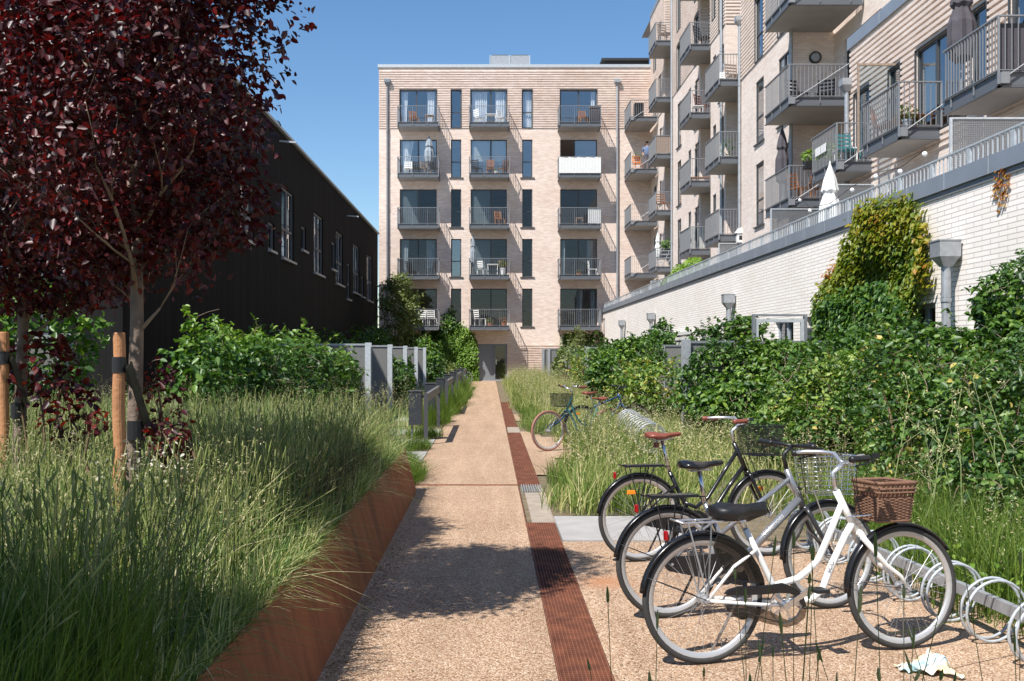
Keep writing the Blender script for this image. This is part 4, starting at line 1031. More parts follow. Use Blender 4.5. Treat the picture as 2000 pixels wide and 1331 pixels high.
# ------------------------------------------------------------ bushes and climbers
def shrub(name, label, cat, blobs, n, size, leaf, seed, group=None, stems=8, shell=.22, sprigs=0, rough=.24, extra=None):
    b0 = blobs[0]; t = thing(name, label, cat, (b0[0], b0[1], 0), group)
    P, O = blobpts(blobs, n, seed, shell, rough=rough)
    rnd = random.Random(seed); mb = MB()
    for i in range(stems):
        b = rnd.choice(blobs); a = rnd.uniform(0, 6.28); f = rnd.uniform(.3, .85)
        p0 = Vector((b[0] + b[3]*.3*math.cos(a), b[1] + b[4]*.3*math.sin(a), 0)); p3 = Vector((b[0] + b[3]*f*math.cos(a), b[1] + b[4]*f*math.sin(a), b[2] + b[5]*rnd.uniform(-.2, .75)))
        p1 = p0.lerp(p3, .4) + Vector((rnd.gauss(0, .06), rnd.gauss(0, .06), .1)); p2 = p0.lerp(p3, .75) + Vector((rnd.gauss(0, .06), rnd.gauss(0, .06), .1))
        mb.tube([p0, p1, p2, p3], [.014, .011, .008, .004], 5)
    SP, SO = [], []; mb2_ = MB()
    for i in range(sprigs):                  # loose shoots that leave the outline
        k = rnd.randrange(len(P)); o = Vector(O[k]); p = Vector(P[k])
        if o.z < -.1: continue
        d = (o + Vector((rnd.gauss(0, .5), rnd.gauss(0, .5), rnd.uniform(.1, .9)))).normalized(); L = rnd.uniform(.12, .55) * rnd.uniform(.6, 1.1); pts = [p]
        for j in range(5):
            d = (d + Vector((rnd.gauss(0, .2), rnd.gauss(0, .2), -.10))).normalized(); p = p + d * L / 5; pts.append(p)
            for _ in range(2): SP.append(tuple(p + Vector((rnd.gauss(0, .018), rnd.gauss(0, .018), rnd.gauss(0, .015))))); SO.append(tuple(d))
        mb.tube(pts, [.0035, .003, .003, .0025, .002, .0015], 4)
    for i in range(sprigs // 2):             # bare dry shoots lying over the leaves
        k = rnd.randrange(len(P)); p = Vector(P[k]); o = Vector(O[k]); d = Vector((rnd.gauss(0, 1), rnd.gauss(0, 1), rnd.gauss(.3, .6))); d = (d - o * d.dot(o)).normalized(); p = p + o * .02; pts = [p]
        for j in range(5): d = (d + Vector((rnd.gauss(0, .25), rnd.gauss(0, .25), -.06))).normalized(); p = p + d * .07 + o * .004; pts.append(p)
        mb2_.tube(pts, [.0032, .003, .0028, .0024, .002, .0015], 4)
    mb.build('stem', M['vinestem'], t)
    if mb2_.v: tag(mb2_.build('dry_shoots', M['twig'], t), kind='stuff')
    tone = None
    R = np.random.RandomState(seed + 1)
    if SP: P = np.concatenate([P, np.array(SP)]); O = np.concatenate([O, np.array(SO)])
    tone = np.clip(R.beta(1.8, 2.4, len(P)) + .32 * lump(P, seed + 2, 1.6), 0, 1)
    if extra: tone = extra(P, tone, R)
    leaves('foliage', P, size * np.clip(1 + .38 * lump(P, seed + 11, 1.3), .55, 1.6), M[leaf], t, seed + 3, out=O, outw=.28, tone=tone, droop=.35, upw=.35)
    return t
def pb(x, y, Y, rx, ry, rz):                 # blob whose centre is at photo pixel x,y and distance Y
    p = px(x, y, Y); return (p.x, p.y, p.z, rx, ry, rz)
BR = 'bushes and climbers on the right'
# left hedge of climbers
shrub('climbing_hedge', 'sunlit green climbing hedge on the left between the copper tree and the steel posts', 'hedge',
    [(-3.3, 11.3, 1.0, .50, .5, .90), (-2.85, 11.8, 1.15, .45, .5, .78), (-3.3, 12.7, 1.15, .6, .7, .92), (-2.8, 13.4, 1.0, .45, .7, .90), (-3.25, 14.4, 1.1, .6, .8, .84), (-2.85, 15.4, 1.0, .45, .8, .86), (-3.1, 16.8, 1.0, .55, 1.0, .86), (-2.8, 18.0, .95, .42, .9, .82), (-2.95, 19.2, .92, .5, 1.0, .82)],
    27000, .080, 'leaf_vine', 101, stems=26, sprigs=260, extra=lambda P, t, R: np.clip(t * .8 + .45 * np.clip((P[:, 2] - 1.5) / .5, 0, 1), 0, 1))  # leaf tone lightened toward the top, painting in the sunlit crest
shrub('climbing_hedge', 'dark leafy climber behind the leftmost stake and trunk', 'hedge',
    [(-6.3, 11.3, 1.4, 1.0, .7, 1.3), (-5.3, 11.6, 1.5, .75, .6, 1.05), (-7.2, 11, 1.6, .8, .7, 1.4)], 9000, .10, 'leaf_vine', 111, stems=12, sprigs=40)
shrub('shrub', 'dark green shrub between the second and fourth steel posts on the left', 'shrub', [(-2.75, 27.8, .75, .55, 1.3, .75), (-2.9, 32.5, .7, .5, 1.3, .8)], 5000, .12, 'leaf_vine', 121, sprigs=20)
shrub('shrub', 'green shrub beyond the farthest steel post on the left', 'shrub', [(-2.9, 43.5, 1.1, 1.1, 1.6, 1.15), (-2.6, 41.2, .8, .8, 1.0, .8)], 5000, .14, 'leaf_vine', 131, sprigs=20)
shrub('shrub', 'pale dry looking shrub by the dark letterbox panels near the ivy', 'shrub', [(-2.0, 46, .55, .7, 1.0, .7)], 1500, .12, 'leaf_olive', 135)
shrub('dark_hedge', 'dark shaded hedge at the foot of the black timber building', 'hedge', [(-5.2, 24, 1.0, .8, 4, 1.2), (-5.3, 34, 1.1, .8, 6, 1.2), (-5.2, 45, 1.4, .9, 6, 1.5)], 12000, .14, 'leaf_vine', 137, stems=6)
# ivy on the end block
def ivy(name, label, poly, n, size, leaf, seed, plane='front', c=0, thick=.22, extra=None, hang=0, group=None, lumps=.5, nstem=14):
    """leaves over a wall inside a photo-space outline; poly = [(x,y)] photo pixels on that wall plane"""
    R = np.random.RandomState(seed)
    pts = []
    for x, y in poly:
        if plane == 'front': pts.append(((x - 957) / F * c, CAMH - (y - 690) / F * c))
        else: Y = c * F / (x - 957); pts.append((Y, CAMH + c * (690 - y) / (x - 957)))
    pts = np.array(pts); lo, hi = pts.min(0), pts.max(0)
    def inside(q):
        r = np.zeros(len(q), bool); j = len(pts) - 1
        for i in range(len(pts)):
            a, b = pts[i], pts[j]
            k = ((a[1] > q[:, 1]) != (b[1] > q[:, 1])) & (q[:, 0] < (b[0] - a[0]) * (q[:, 1] - a[1]) / (b[1] - a[1] + 1e-12) + a[0]); r ^= k; j = i
        return r
    Q = R.uniform(lo - .1, hi + .1, (n * 4, 2)); jit = R.normal(size=Q.shape) * .11
    Q = Q[inside(Q + jit)][:n]
    lm = lump(np.c_[Q, np.zeros(len(Q))], seed, 1.4, lumps)
    d = np.clip(thick * (.55 + lm) * R.uniform(.25, 1.1, len(Q)), .01, None)
    if plane == 'front': P = np.c_[Q[:, 0], c - d, Q[:, 1]]; O = np.tile([0, -1., .3], (len(Q), 1))
    else: P = np.c_[c - d, Q[:, 0], Q[:, 1]]; O = np.tile([-1., 0, .3], (len(Q), 1))
    P = P[P[:, 2] > .05]; O = O[:len(P)]
    t = thing(name, label, 'climber', (P[:, 0].mean(), P[:, 1].mean(), 0), group)
    tone = np.clip(R.beta(2, 2.5, len(P)) + .15 * lm[:len(P)], 0, 1)
    if extra: tone = extra(P, tone, R)
    leaves('foliage', P, size, M[leaf], t, seed + 1, out=norm(O), outw=.9, tone=tone, droop=.6)
    rnd = random.Random(seed); mb = MB()
    for i in range(nstem):
        k = rnd.randrange(len(P)); p = P[k]; b = P[:, :2].mean(0)
        if plane == 'front': s = Vector((b[0] + rnd.gauss(0, .3), c - .02, 0)); e = Vector((p[0], c - .03, p[2]))
        else: s = Vector((c - .02, b[1] + rnd.gauss(0, .3), 0)); e = Vector((c - .03, p[1], p[2]))
        mm = s.lerp(e, .5) + Vector((0, 0, .2)); mb.tube([s, mm, e], [.012, .008, .003], 4)
    mb.build('stem', M['vinestem'], t)
    return t
ivy('ivy', 'bright green ivy column climbing beside the grey entrance of the end block', [(866,745),(862,700),(858,660),(872,630),(898,637),(918,648),(930,672),(932,745)], 5200, .16, 'leaf_bright', 141, 'front', YE, .35)
ivy('ivy', 'dark ivy in the shade under the lowest left balcony of the end block', [(742,745),(742,672),(790,655),(858,645),(880,598),(892,640),(868,640),(862,745)], 4200, .17, 'leaf_vine', 145, 'front', YE, .3)
ivy('ivy', 'small climber under the lowest right balcony of the end block', [(1095,690),(1098,655),(1120,648),(1180,650),(1195,700),(1120,700)], 900, .16, 'leaf_vine', 147, 'front', YE, .3)
# small tree before the end block
def tree(name, label, base, h, crown, leafm, nleaf, size, seed, trunk_r=.05, depth=3, limb=.5, group=None, start=.35, bark='bark', per=None, spread=.55, lean=(0, 0), fill=.35, upw=.5, cspread=.09, skirt=None):
    rnd = random.Random(seed); t = thing(name, label, 'tree', base, group); mb = MB(); tips = []
    B = Vector(base); pts = []; n = 9
    for i in range(n + 1):
        f = i / n; pts.append(B + Vector((lean[0] * f + .03 * math.sin(f * 5 + seed), lean[1] * f + .03 * math.cos(f * 4 + seed), h * f)))
    rs = [trunk_r * (1.15 - .95 * (i / n) ** 1.1) for i in range(n + 1)]; rs[0] *= 1.2
    mb.tube(pts, rs, 10); mb2 = MB()
    cx, cy, cz, rx, ry, rz = crown
    CR[0] = crown
    for i in range(int(16 * limb * 2)):
        f = start + (1 - start) * (i / (16 * limb * 2)) ** .9; k = min(n - 1, int(f * n)); p = pts[k].lerp(pts[k+1], f * n - k)
        a = i * 2.4 + rnd.uniform(-.4, .4); el = rnd.uniform(.35, .9) + .4 * f
        d = Vector((math.cos(a), math.sin(a), el))
        branchy(mb2, rnd, p, d, (rx + ry) / 2 * (1.15 - .55 * f) * rnd.uniform(.75, 1.05), trunk_r * .36 * (1.1 - .5 * f), depth - 1, tips, spread, .15)
    CR[0] = None
    mb.build('trunk', M[bark], t, smooth=True); mb2.build('branch', M['twig'] if bark == 'bark' else M[bark], t, smooth=True)
    R = np.random.RandomState(seed); C_ = []
    for p_, r in tips:
        for i in range(1, len(p_)): C_.append(tuple(p_[i])); C_.append(tuple(p_[i].lerp(p_[i-1], .5)))
    C_ = np.array(C_); q = (C_ - np.array([cx, cy, cz])) / np.array([rx, ry, rz]); C_ = C_[(q ** 2).sum(1) < 1.15]
    n1 = int(nleaf * (1 - fill)); idx = R.randint(0, len(C_), n1); P1 = C_[idx] + R.normal(size=(n1, 3)) * cspread
    P2, O2 = blobpts([crown], int(nleaf * fill), seed, .38, rough=.20, f=2.6)
    g = lump(P2, seed + 7, 2.6) > -.55; P2 = P2[g]
    P = np.concatenate([P1, P2]); O = norm((P - np.array([cx, cy, cz])) / np.array([rx, ry, rz]))
    if skirt is not None:
        Ps, Os = blobpts(skirt, int(nleaf * .10), seed + 9, .5, zmin=.5, rough=.2, f=3)
        P = np.concatenate([P, Ps]); O = np.concatenate([O, Os])
    leaves('crown', P, size, M[leafm], t, seed + 1, out=O, outw=.25, tone=np.clip(R.beta(2, 2.4, len(P)) + .2 * lump(P, seed, 1.5), 0, 1), droop=.45, wide=.66, upw=upw)
    return t
tree('small_tree', 'slim pale green tree in front of the lowest left balcony of the end block', (-4.4, 48, 0), 5.0, (-4.3, 48, 2.9, 1.25, 1.2, 2.35), 'leaf_olive', 6000, .13, 151, .05, 3, .5, cspread=.14)
tree('small_tree', 'thin sapling poking above the garden screens by the lowest right balcony', (4.6, 52.5, 0), 2.9, (4.6, 52.5, 2.2, .6, .6, .8), 'leaf_olive', 500, .12, 153, .02, 2, .25)
# right: from far to near
shrub('shrub', 'rounded dark green bush in front of the white wall, left of the nearest screen post', 'shrub', [pb(1225, 712, 22.6, .78, .7, .70), pb(1262, 695, 22.9, .5, .5, .48), pb(1190, 730, 22.0, .5, .6, .55)], 9000, .10, 'leaf_vine', 161, BR, sprigs=50)
shrub('shrub', 'small green bush against the far white wall below the farthest hopper', 'shrub', [pb(1292, 662, 33, .42, .5, .6), pb(1283, 690, 32, .6, .7, .7)], 3000, .13, 'leaf_vine', 165, BR, sprigs=15)
shrub('shrub', 'yellow green bramble bush below the rounded dark bush', 'shrub', [pb(1295, 765, 19, .85, .8, .66), pb(1240, 765, 20, .6, .7, .55), pb(1150, 725, 30, .6, 1.0, .7)], 8500, .080, 'leaf_bramble', 171, BR, sprigs=50)
shrub('shrub', 'low reddish green climber near the far garden screens', 'shrub', [pb(1120, 712, 40, .9, .9, .9)], 1800, .14, 'leaf_olive', 175, BR)
shrub('shrub', 'light green climber on the white wall beside the second hopper', 'shrub', [pb(1460, 640, 21, .40, .3, .26), pb(1385, 665, 22, .45, .4, .30), pb(1425, 655, 21.5, .5, .4, .34)], 2400, .11, 'leaf_vine', 181, BR, sprigs=60)
shrub('shrub', 'dense dark green climber covering the nearest right hand garden screen', 'shrub', [pb(1440, 745, 15.8, 1.0, .5, .78), pb(1560, 730, 15.6, .9, .5, .60), pb(1640, 735, 15, .9, .6, .60), pb(1470, 790, 15.2, .95, .6, .5)], 19000, .080, 'leaf_vine', 185, BR, sprigs=150, stems=16)
shrub('shrub', 'leafy bramble mass with yellow leaves behind the parked bicycles', 'shrub', [pb(1640, 800, 12.4, .9, .8, .75), pb(1760, 790, 11.6, .85, .8, .74), pb(1560, 850, 12.0, .6, .7, .45)], 19000, .078, 'leaf_bramble', 191, BR, sprigs=190, stems=16,
    extra=lambda P, t, R: np.where(R.uniform(0, 1, len(P)) < .025 + .06 * (lump(P, 77, 2) > .8), .95, np.clip(t * .78, 0, .74)))
shrub('shrub', 'large near bramble bush filling the right edge behind the wicker basket', 'shrub', [pb(1800, 880, 9.8, .75, .8, .85), pb(1930, 850, 9.6, .75, .9, .92), pb(1965, 985, 8.2, .55, .9, .72), pb(2080, 830, 9.5, .9, 1.0, 1.0)], 22000, .076, 'leaf_bramble', 195, BR, sprigs=240, stems=18,
    extra=lambda P, t, R: np.where(R.uniform(0, 1, len(P)) < .010 + .03 * (lump(P, 78, 2) > .8), .92, np.clip(t * .75, 0, .72)))
shrub('shrub', 'vine draped bush at the right edge beside the nearest hopper', 'shrub', [pb(1965, 605, 11.8, .42, .45, .45), pb(2030, 590, 11.6, .6, .6, .6), pb(1985, 690, 11.4, .55, .5, .45), pb(1760, 668, 13, .9, .5, .26), pb(1870, 676, 12.6, .8, .5, .24)], 9000, .085, 'leaf_vine', 201, BR, sprigs=70, stems=10)
ivy('vine', 'big climbing vine with yellow and orange leaves hanging down the white brick wall', [(1605,665),(1612,612),(1622,560),(1650,520),(1668,470),(1690,430),(1712,402),(1745,394),(1775,392),(1788,404),(1800,425),(1815,435),(1826,470),(1822,500),(1835,530),(1828,560),(1812,560),(1800,590),(1790,640),(1780,668)], 11500, .098, 'leaf_autumn', 211, 'left', XW, .36, lumps=.5,
    extra=lambda P, t, R: np.clip(.04 + .40 * t + .30 * np.clip((P[:, 2] - 1.9) / 1.6, 0, 1) + .12 * lump(P, 5, 3) + .55 * np.clip((14.55 - P[:, 1]) / .7, 0, 1) * (P[:, 2] > 2.2) + R.normal(size=len(P)) * .08, 0, 1))
ivy('vine', 'reddish vine shoot with sparse leaves at the left side of the big climber', [(1618,560),(1632,528),(1655,512),(1662,530),(1640,565),(1620,590)], 260, .09, 'leaf_orange', 213, 'left', XW, .18)
ivy('vine', 'withered red vine tail hanging from the coping at upper right', [(1950,350),(1962,333),(1972,338),(1966,365),(1958,380),(1955,410),(1951,400)], 150, .055, 'leaf_orange', 215, 'left', XW, .08, nstem=0)
ivy('vine', 'dark green lower skirt of leaves in front of the yellowing climber', [(1600,668),(1606,610),(1640,590),(1700,575),(1745,560),(1775,600),(1790,668)], 3600, .10, 'leaf_vine', 217, 'left', XW - .35, .4)
# tall weeds in front of the brambles
rnd = random.Random(7); mb = MB(); SP = []
for i in range(10):
    p = Vector((rnd.uniform(3.2, 4.3), rnd.uniform(7.2, 8.8), 0)); d = Vector((rnd.gauss(0, .18), rnd.gauss(0, .15), 1)).normalized(); pts = [p]; L = rnd.uniform(.9, 1.5)
    for j in range(8):
        d = (d + Vector((rnd.gauss(0, .07), rnd.gauss(0, .05), 0))).normalized(); p = p + d * L / 8; pts.append(p)
        if j > 3:
            q = p + Vector((rnd.gauss(0, .13), rnd.gauss(0, .1), .13)); mb.tube([p, q], .0022, 4)
            for _ in range(8): SP.append(tuple(q + Vector((rnd.gauss(0, .03), rnd.gauss(0, .03), rnd.gauss(0, .02)))))
    mb.tube(pts, [.0055 - .0004 * k for k in range(9)], 5)
wt = thing('tall_weed', 'tall branching pale green weeds standing in front of the near brambles', 'plant', (3.6, 8, 0))
o = mb.build('stem', mat('pale_green_stem', (.22,.27,.10), .7), wt); leaves('foliage', np.array(SP), .028, M['seed'], wt, 8)
# ------------------------------------------------------------ copper trees, stakes
T1 = (-1.914, 5.3, .42)
tree('copper_tree', 'dark red copper leaved young tree tied to the stake nearer the path', T1, 4.0, (-1.92, 5.3, 3.42, .90, .84, 1.40), 'leaf_copper', 42000, .046, 301, .040, 4, 1.0, 'copper leaved trees', start=.32, fill=.48, cspread=.075, skirt=[(-2.05, 5.3, 2.2, .42, .3, .25), (-1.55, 5.4, 2.4, .42, .3, .30)])
tree('copper_tree', 'dark red copper leaved tree at the left edge of the planter', (-3.13, 6.6, .42), 4.1, (-3.25, 6.6, 3.42, 1.05, 1.1, 1.50), 'leaf_copper', 40000, .052, 307, .040, 4, .8, 'copper leaved trees', start=.30, fill=.46, cspread=.08, skirt=[(-3.0, 6.6, 2.1, .55, .4, .3)])
tree('copper_tree', 'copper leaved tree beside the photographer whose shade falls on the near grass', (-2.6, .6, .42), 4.9, (-2.5, .6, 3.95, 1.9, 1.72, 1.3), 'leaf_copper', 60000, .12, 311, .05, 3, .7, start=.4, fill=.6)  # unseen tree; crown widened and thickened to block sky light over the grass
tree('copper_tree', 'copper leaved tree behind the photographer that shades the near grass stems', (-.3, -1.6, 0), 5.4, (-.7, -.7, 4.7, 2.0, 1.3, 1.2), 'leaf_copper', 34000, .12, 313, .05, 3, .7, start=.4, fill=.6)
shrub('copper_sucker', 'low copper red shoots growing from the foot of the nearer copper tree', 'plant', [(-1.76, 5.35, 1.34, .10, .12, .25), (-1.72, 5.3, 1.15, .14, .13, .15), (-2.05, 5.22, 1.24, .06, .08, .08)], 560, .048, 'leaf_copper', 321, stems=6, shell=.4)
shrub('copper_sucker', 'copper red shoots at the foot of the tree on the far left', 'plant', [(-2.95, 6.6, 1.5, .25, .25, .28), (-2.75, 6.5, 1.25, .22, .2, .22)], 600, .066, 'leaf_copper', 325, stems=6, shell=.4)
for i, (x, y, h, lab) in enumerate(((-1.90, 5.1, 1.30, 'round orange brown wooden stake in front of the nearer copper tree'), (-3.10, 6.35, 1.33, 'round wooden stake cut by the left edge of the photo'))):
    t = thing('tree_stake', lab, 'stake', (x, y, .4), 'wooden tree stakes')
    rnd = random.Random(i); mb = MB(); n = 9; pts = [(x + .004 * math.sin(k * 1.7), y, .4 + h * k / n) for k in range(n)] + [(x, y, .4 + h), (x, y, .405 + h)]
    mb.tube(pts, [.031 + .001 * math.sin(k * 2.1) for k in range(n)] + [.030, .027], 16); mb.build('pole', M['wood'], t, smooth=False)
    mb = MB(); z = .4 + h - .16
    mb.tube([(x, y, z - .04), (x, y, z + .04)], .0345, 16)
    tx, ty = (T1[0] + .03, T1[1]) if i == 0 else (-3.13, 6.6)
    mb.bar((x, y + .03, z), (tx, ty - .03, z - .10), .004, .075); mb.bar((x + .05, y, z), (tx + .06, ty, z - .32), .004, .07)
    mb.tube([(tx, ty, z - .40), (tx, ty, z - .30)], .046, 14); mb.build('strap', M['black'], t)
# ------------------------------------------------------------ bicycles
def bicycle(label, rear, front, Rw=.333, paint='white_paint', fork=None, style='step', saddle=('black', .22, .80), lean=0., steer=0., bars=('black', 'up'), head=((.775, .845), (.865, .665)), hb=(.72, 1.05),
            basket=None, rack=None, rim='rim', tyre='rubber', fender='black_gloss', guard=None, skirt=False, light=True, letters=None, group='parked bicycles', stand=True, seatcover=False, reflect=False, tyrew=.018, lights_front=False, cat='bicycle'):
    rear = Vector(rear); front = Vector(front); f = (front - rear); wb = f.length; f.normalize(); n = Vector((-f.y, f.x, 0))
    up = Vector((0, 0, 1)) * math.cos(lean) + n * math.sin(lean); n2 = n * math.cos(lean) - Vector((0, 0, 1)) * math.sin(lean)
    def B(s, z, t=0.): return rear + f * s + up * z + n2 * t
    hp = head[1]
    def H(s, z, t=0.):
        a = steer; ds = s - hp[0]
        hs = hp[0] + (head[0][0] - hp[0]) * (z - hp[1]) / (head[0][1] - hp[1]); ds = s - hs
        return B(hs + ds * math.cos(a) - t * math.sin(a), z, ds * math.sin(a) + t * math.cos(a))
    T = thing('bicycle', label, cat, tuple(rear.lerp(front, .5)), group)
    fork = fork or paint
    def wheel(hub_s, Bf, sp=True):
        def ringpts(R, t=0, k=48): return [Bf(hub_s + R * math.cos(2*math.pi*i/k), Rw + R * math.sin(2*math.pi*i/k), t) for i in range(k)]
        mb = MB(); mb.tube(ringpts(Rw - tyrew), tyrew, 8, closed=True); ty = mb.build('wheel', M[tyre], T, smooth=True)
        mb = MB()
        rr = [ringpts(Rw - tyrew * 2 + .004, -.011), ringpts(Rw - tyrew * 2 - .020, -.010), ringpts(Rw - tyrew * 2 - .024, 0), ringpts(Rw - tyrew * 2 - .020, .010), ringpts(Rw - tyrew * 2 + .004, .011)]
        mb.rings(rr, caps=False); mb.build('rim', M[rim], ty, smooth=True)
        mb = MB(); k = 32 if sp else 20; ri = Rw - tyrew * 2 - .02
        for i in range(k):
            a = 2 * math.pi * i / k; b = a + (.9 if (i // 2) % 2 else -.9) * (.9); t = .028 if i % 2 else -.028
            mb.tube([Bf(hub_s + .024 * math.cos(b), Rw + .024 * math.sin(b), t), Bf(hub_s + ri * math.cos(a), Rw + ri * math.sin(a), 0)], .0011 if sp else .0016, 3, caps=False)
        mb.tube([Bf(hub_s, Rw, -.055), Bf(hub_s, Rw, .055)], .018, 10); mb.tube([Bf(hub_s, Rw, -.07), Bf(hub_s, Rw, .07)], .008, 8)
        for t in (-.028, .028): mb.tube([Bf(hub_s, Rw, t - .003), Bf(hub_s, Rw, t + .003)], .028, 14)
        mb.build('spokes', M['spoke'], ty)
        if reflect:
            a = 1.9; mb = MB(); c = Bf(hub_s + .21 * math.cos(a), Rw + .21 * math.sin(a), -.006); e = Bf(hub_s + .21 * math.cos(a) + .035, Rw + .21 * math.sin(a), -.006)
            mb.obox(c, (e - c), n2 * .006, up * .016); mb.build('reflector', M['orange'], ty, bevel=.004)
    wheel(0, B); wheel(wb, H)
    # frame
    P_ = M[paint]; bb = (.44, .285); st = (saddle[1] + .012, saddle[2] - .14); hx = head
    def L(a, b, k): return (a[0] + (b[0] - a[0]) * k, a[1] + (b[1] - a[1]) * k)
    mb = MB(); seat_top = (.245, .68)
    mb.tube([B(*L(hx[1], hx[0], -.10)), B(*L(hx[1], hx[0], 1.08))], .019, 12)
    if style == 'step':
        j = (.39, .395); a0 = L(hx[1], hx[0], .72)
        mb.tube([B(*seat_top), B(.32, .54), B(*j), B(*bb)], [.0165, .0165, .0165, .0165], 10)
        mb.tube([B(*a0), B(a0[0] - .075, a0[1] - .155), B(a0[0] - .145, a0[1] - .29), B(a0[0] - .20, .455), B(a0[0] - .27, .410), B(j[0] + .01, j[1] - .015)], [.0165, .018, .018, .018, .018, .016], 12)
        a1 = L(hx[1], hx[0], .12)
        mb.tube([B(*a1), B(a1[0] - .04, a1[1] - .06), B(a1[0] - .14, a1[1] - .24), B(a1[0] - .185, .345), B(a1[0] - .25, .295), B(*bb)], [.019] * 6, 12)
    elif style == 'mixte':
        mb.tube([B(*seat_top), B(*bb)], .0165, 10)
        a0 = L(hx[1], hx[0], .8); mb.tube([B(*a0), B(.34, .49)], .015, 12)
        a1 = L(hx[1], hx[0], .15); mb.tube([B(*a1), B(bb[0] + .02, bb[1] + .02)], .025, 14)
    elif style == 'curve':
        mb.tube([B(*seat_top), B(*bb)], .0165, 10)
        a0 = L(hx[1], hx[0], .75); mb.tube([B(*a0), B(a0[0] - .12, a0[1] - .17), B(.56, .47), B(.46, .40), B(.37, .44)], .0155, 10)
        a1 = L(hx[1], hx[0], .12); mb.tube([B(*a1), B(a1[0] - .13, a1[1] - .16), B(.60, .36), B(*bb)], .0175, 10)
    else:
        mb.tube([B(*seat_top), B(*bb)], .0165, 10)
        a0 = L(hx[1], hx[0], .8); mb.tube([B(*a0), B(seat_top[0] + .01, seat_top[1] - .03)], .0155, 12)
        a1 = L(hx[1], hx[0], .12); mb.tube([B(*a1), B(*bb)], .0185, 12)
    for t in (-.055, .055):
        ss = (.30, .575) if style != 'diamond' else (.25, .66)
        mb.tube([B(ss[0], ss[1], t * .35), B(.16, .50 if style != 'diamond' else .53, t * .8), B(.0, Rw, t)], [.009, .0085, .008], 8)
        mb.tube([B(bb[0] - .03, bb[1], t * .5), B(.30, bb[1] + .01, t * .85), B(.0, Rw, t)], [.011, .010, .009], 8)
    mb.tube([B(*bb, -.038), B(*bb, .038)], .023, 12)
    mb.build('frame', P_, T, smooth=True)
    # seat post and saddle
    mb = MB(); mb.tube([B(*seat_top), B(saddle[1] - .005, saddle[2] - .045)], .0135, 10); mb.tube([B(saddle[1] - .07, saddle[2] - .045, .02), B(saddle[1] + .08, saddle[2] - .035, .02)], .004, 6); mb.tube([B(saddle[1] - .07, saddle[2] - .045, -.02), B(saddle[1] + .08, saddle[2] - .035, -.02)], .004, 6)
    mb.build('seat_post', M['chrome' if paint != 'graphite' else 'black'], T, smooth=True)
    mb = MB(); rr = []
    prof = [(-.135, .030, .00, .020), (-.125, .070, .008, .035), (-.09, .092, .012, .045), (-.04, .085, .006, .045), (.0, .058, .0, .038), (.05, .034, .0, .030), (.10, .023, .004, .024), (.14, .019, .006, .020), (.152, .008, .002, .010)]
    for s_, w, dz, th in prof:
        ring = []
        for k in range(14):
            a = 2 * math.pi * k / 14; c_, s2 = math.cos(a), math.sin(a)
            z = saddle[2] + dz + (.012 * (abs(s2)) if s2 > 0 else 0) - (0 if s2 > 0 else th * abs(s2)) - .018 * (abs(c_) ** 3) * (w > .05)
            jit = 0
            if seatcover: jit = .007 * math.sin(k * 2.7 + s_ * 60) + .004 * math.sin(k * 4.1 - s_ * 90); z -= (.022 + .010 * math.sin(k * 1.9 + s_ * 40)) if s2 < -.1 else -.004
            ring.append(B(saddle[1] + s_ * (1.08 if seatcover else 1), z + jit, w * c_ * (1.08 if seatcover else 1)))
        rr.append(ring)
    mb.rings(rr); sdl = mb.build('saddle', M[saddle[0]], T, smooth=True)
    if saddle[0] == 'leather' and seatcover is False:
        mb = MB(); mb.tube([B(saddle[1] - .05, saddle[2] - .06, 0), B(saddle[1] - .055, saddle[2] - .10, 0)], .022, 10); mb.build('bell', M['leather'], sdl)
    # fork, stem, handlebar
    mb = MB(); cr = L(hx[1], hx[0], -.22)
    for t in (-.045, .045):
        mb.tube([H(cr[0], cr[1] + .015, t * .55), H(cr[0] + .012, cr[1] - .02, t), H(cr[0] + (wb - cr[0]) * .52, cr[1] + (Rw - cr[1]) * .55, t), H(wb - .04, Rw + .07, t), H(wb, Rw, t * 1.1)], [.015, .0165, .014, .011, .009], 10)
    mb.tube([H(cr[0], cr[1] + .012, -.03), H(cr[0], cr[1] + .012, .03)], .018, 10); mb.build('fork', M[fork], T, smooth=True)
    sm = L(hx[1], hx[0], 1.1); mb = MB(); ht = hb[1]; hs = hb[0]; qx = hx[0][0] + (hx[1][0] - hx[0][0]) * -.25
    bar_m = 'alu' if bars[1] != 'flat' else 'black'
    s0, z0 = sm; s1 = s0 + .005; z1 = min(ht - .055, z0 + .09)
    mb.tube([H(s0, z0), H(s1 - .02, z1), H(s1 + .045, z1 + .05)], [.0125, .0125, .015], 10); cs, cz = s1 + .045, z1 + .05
    if bars[1] == 'flat':
        path = [(cs, cz, 0), (cs - .01, cz + .005, .10), (cs - .04, cz + .012, .26)]; gr = [(cs - .04, cz + .012, .27), (cs - .055, cz + .012, .33)]; g0 = (cs - .015, cz + .006, .15)
        path = [(cs, cz, 0), (cs - .01, cz + .005, .10), (cs - .045, cz + .012, .30)]; gA, gB = (cs - .025, cz + .009, .19), (cs - .047, cz + .0125, .305)
    else:
        path = [(cs, cz, 0), (cs + .015, cz + .01, .06), (cs + .02, cz + .045, .12), (cs - .005, ht + .004, .19), (cs - .07, ht + .004, .245), (hs - .05, ht - .004, .285)]; gA, gB = (hs + .07, ht - .001, .262), (hs - .055, ht - .005, .287)
    for sgn in (-1, 1): mb.tube([H(a, b, c * sgn) for a, b, c in path], .0115, 10)
    hbar = mb.build('handlebar', M[bar_m], T, smooth=True)
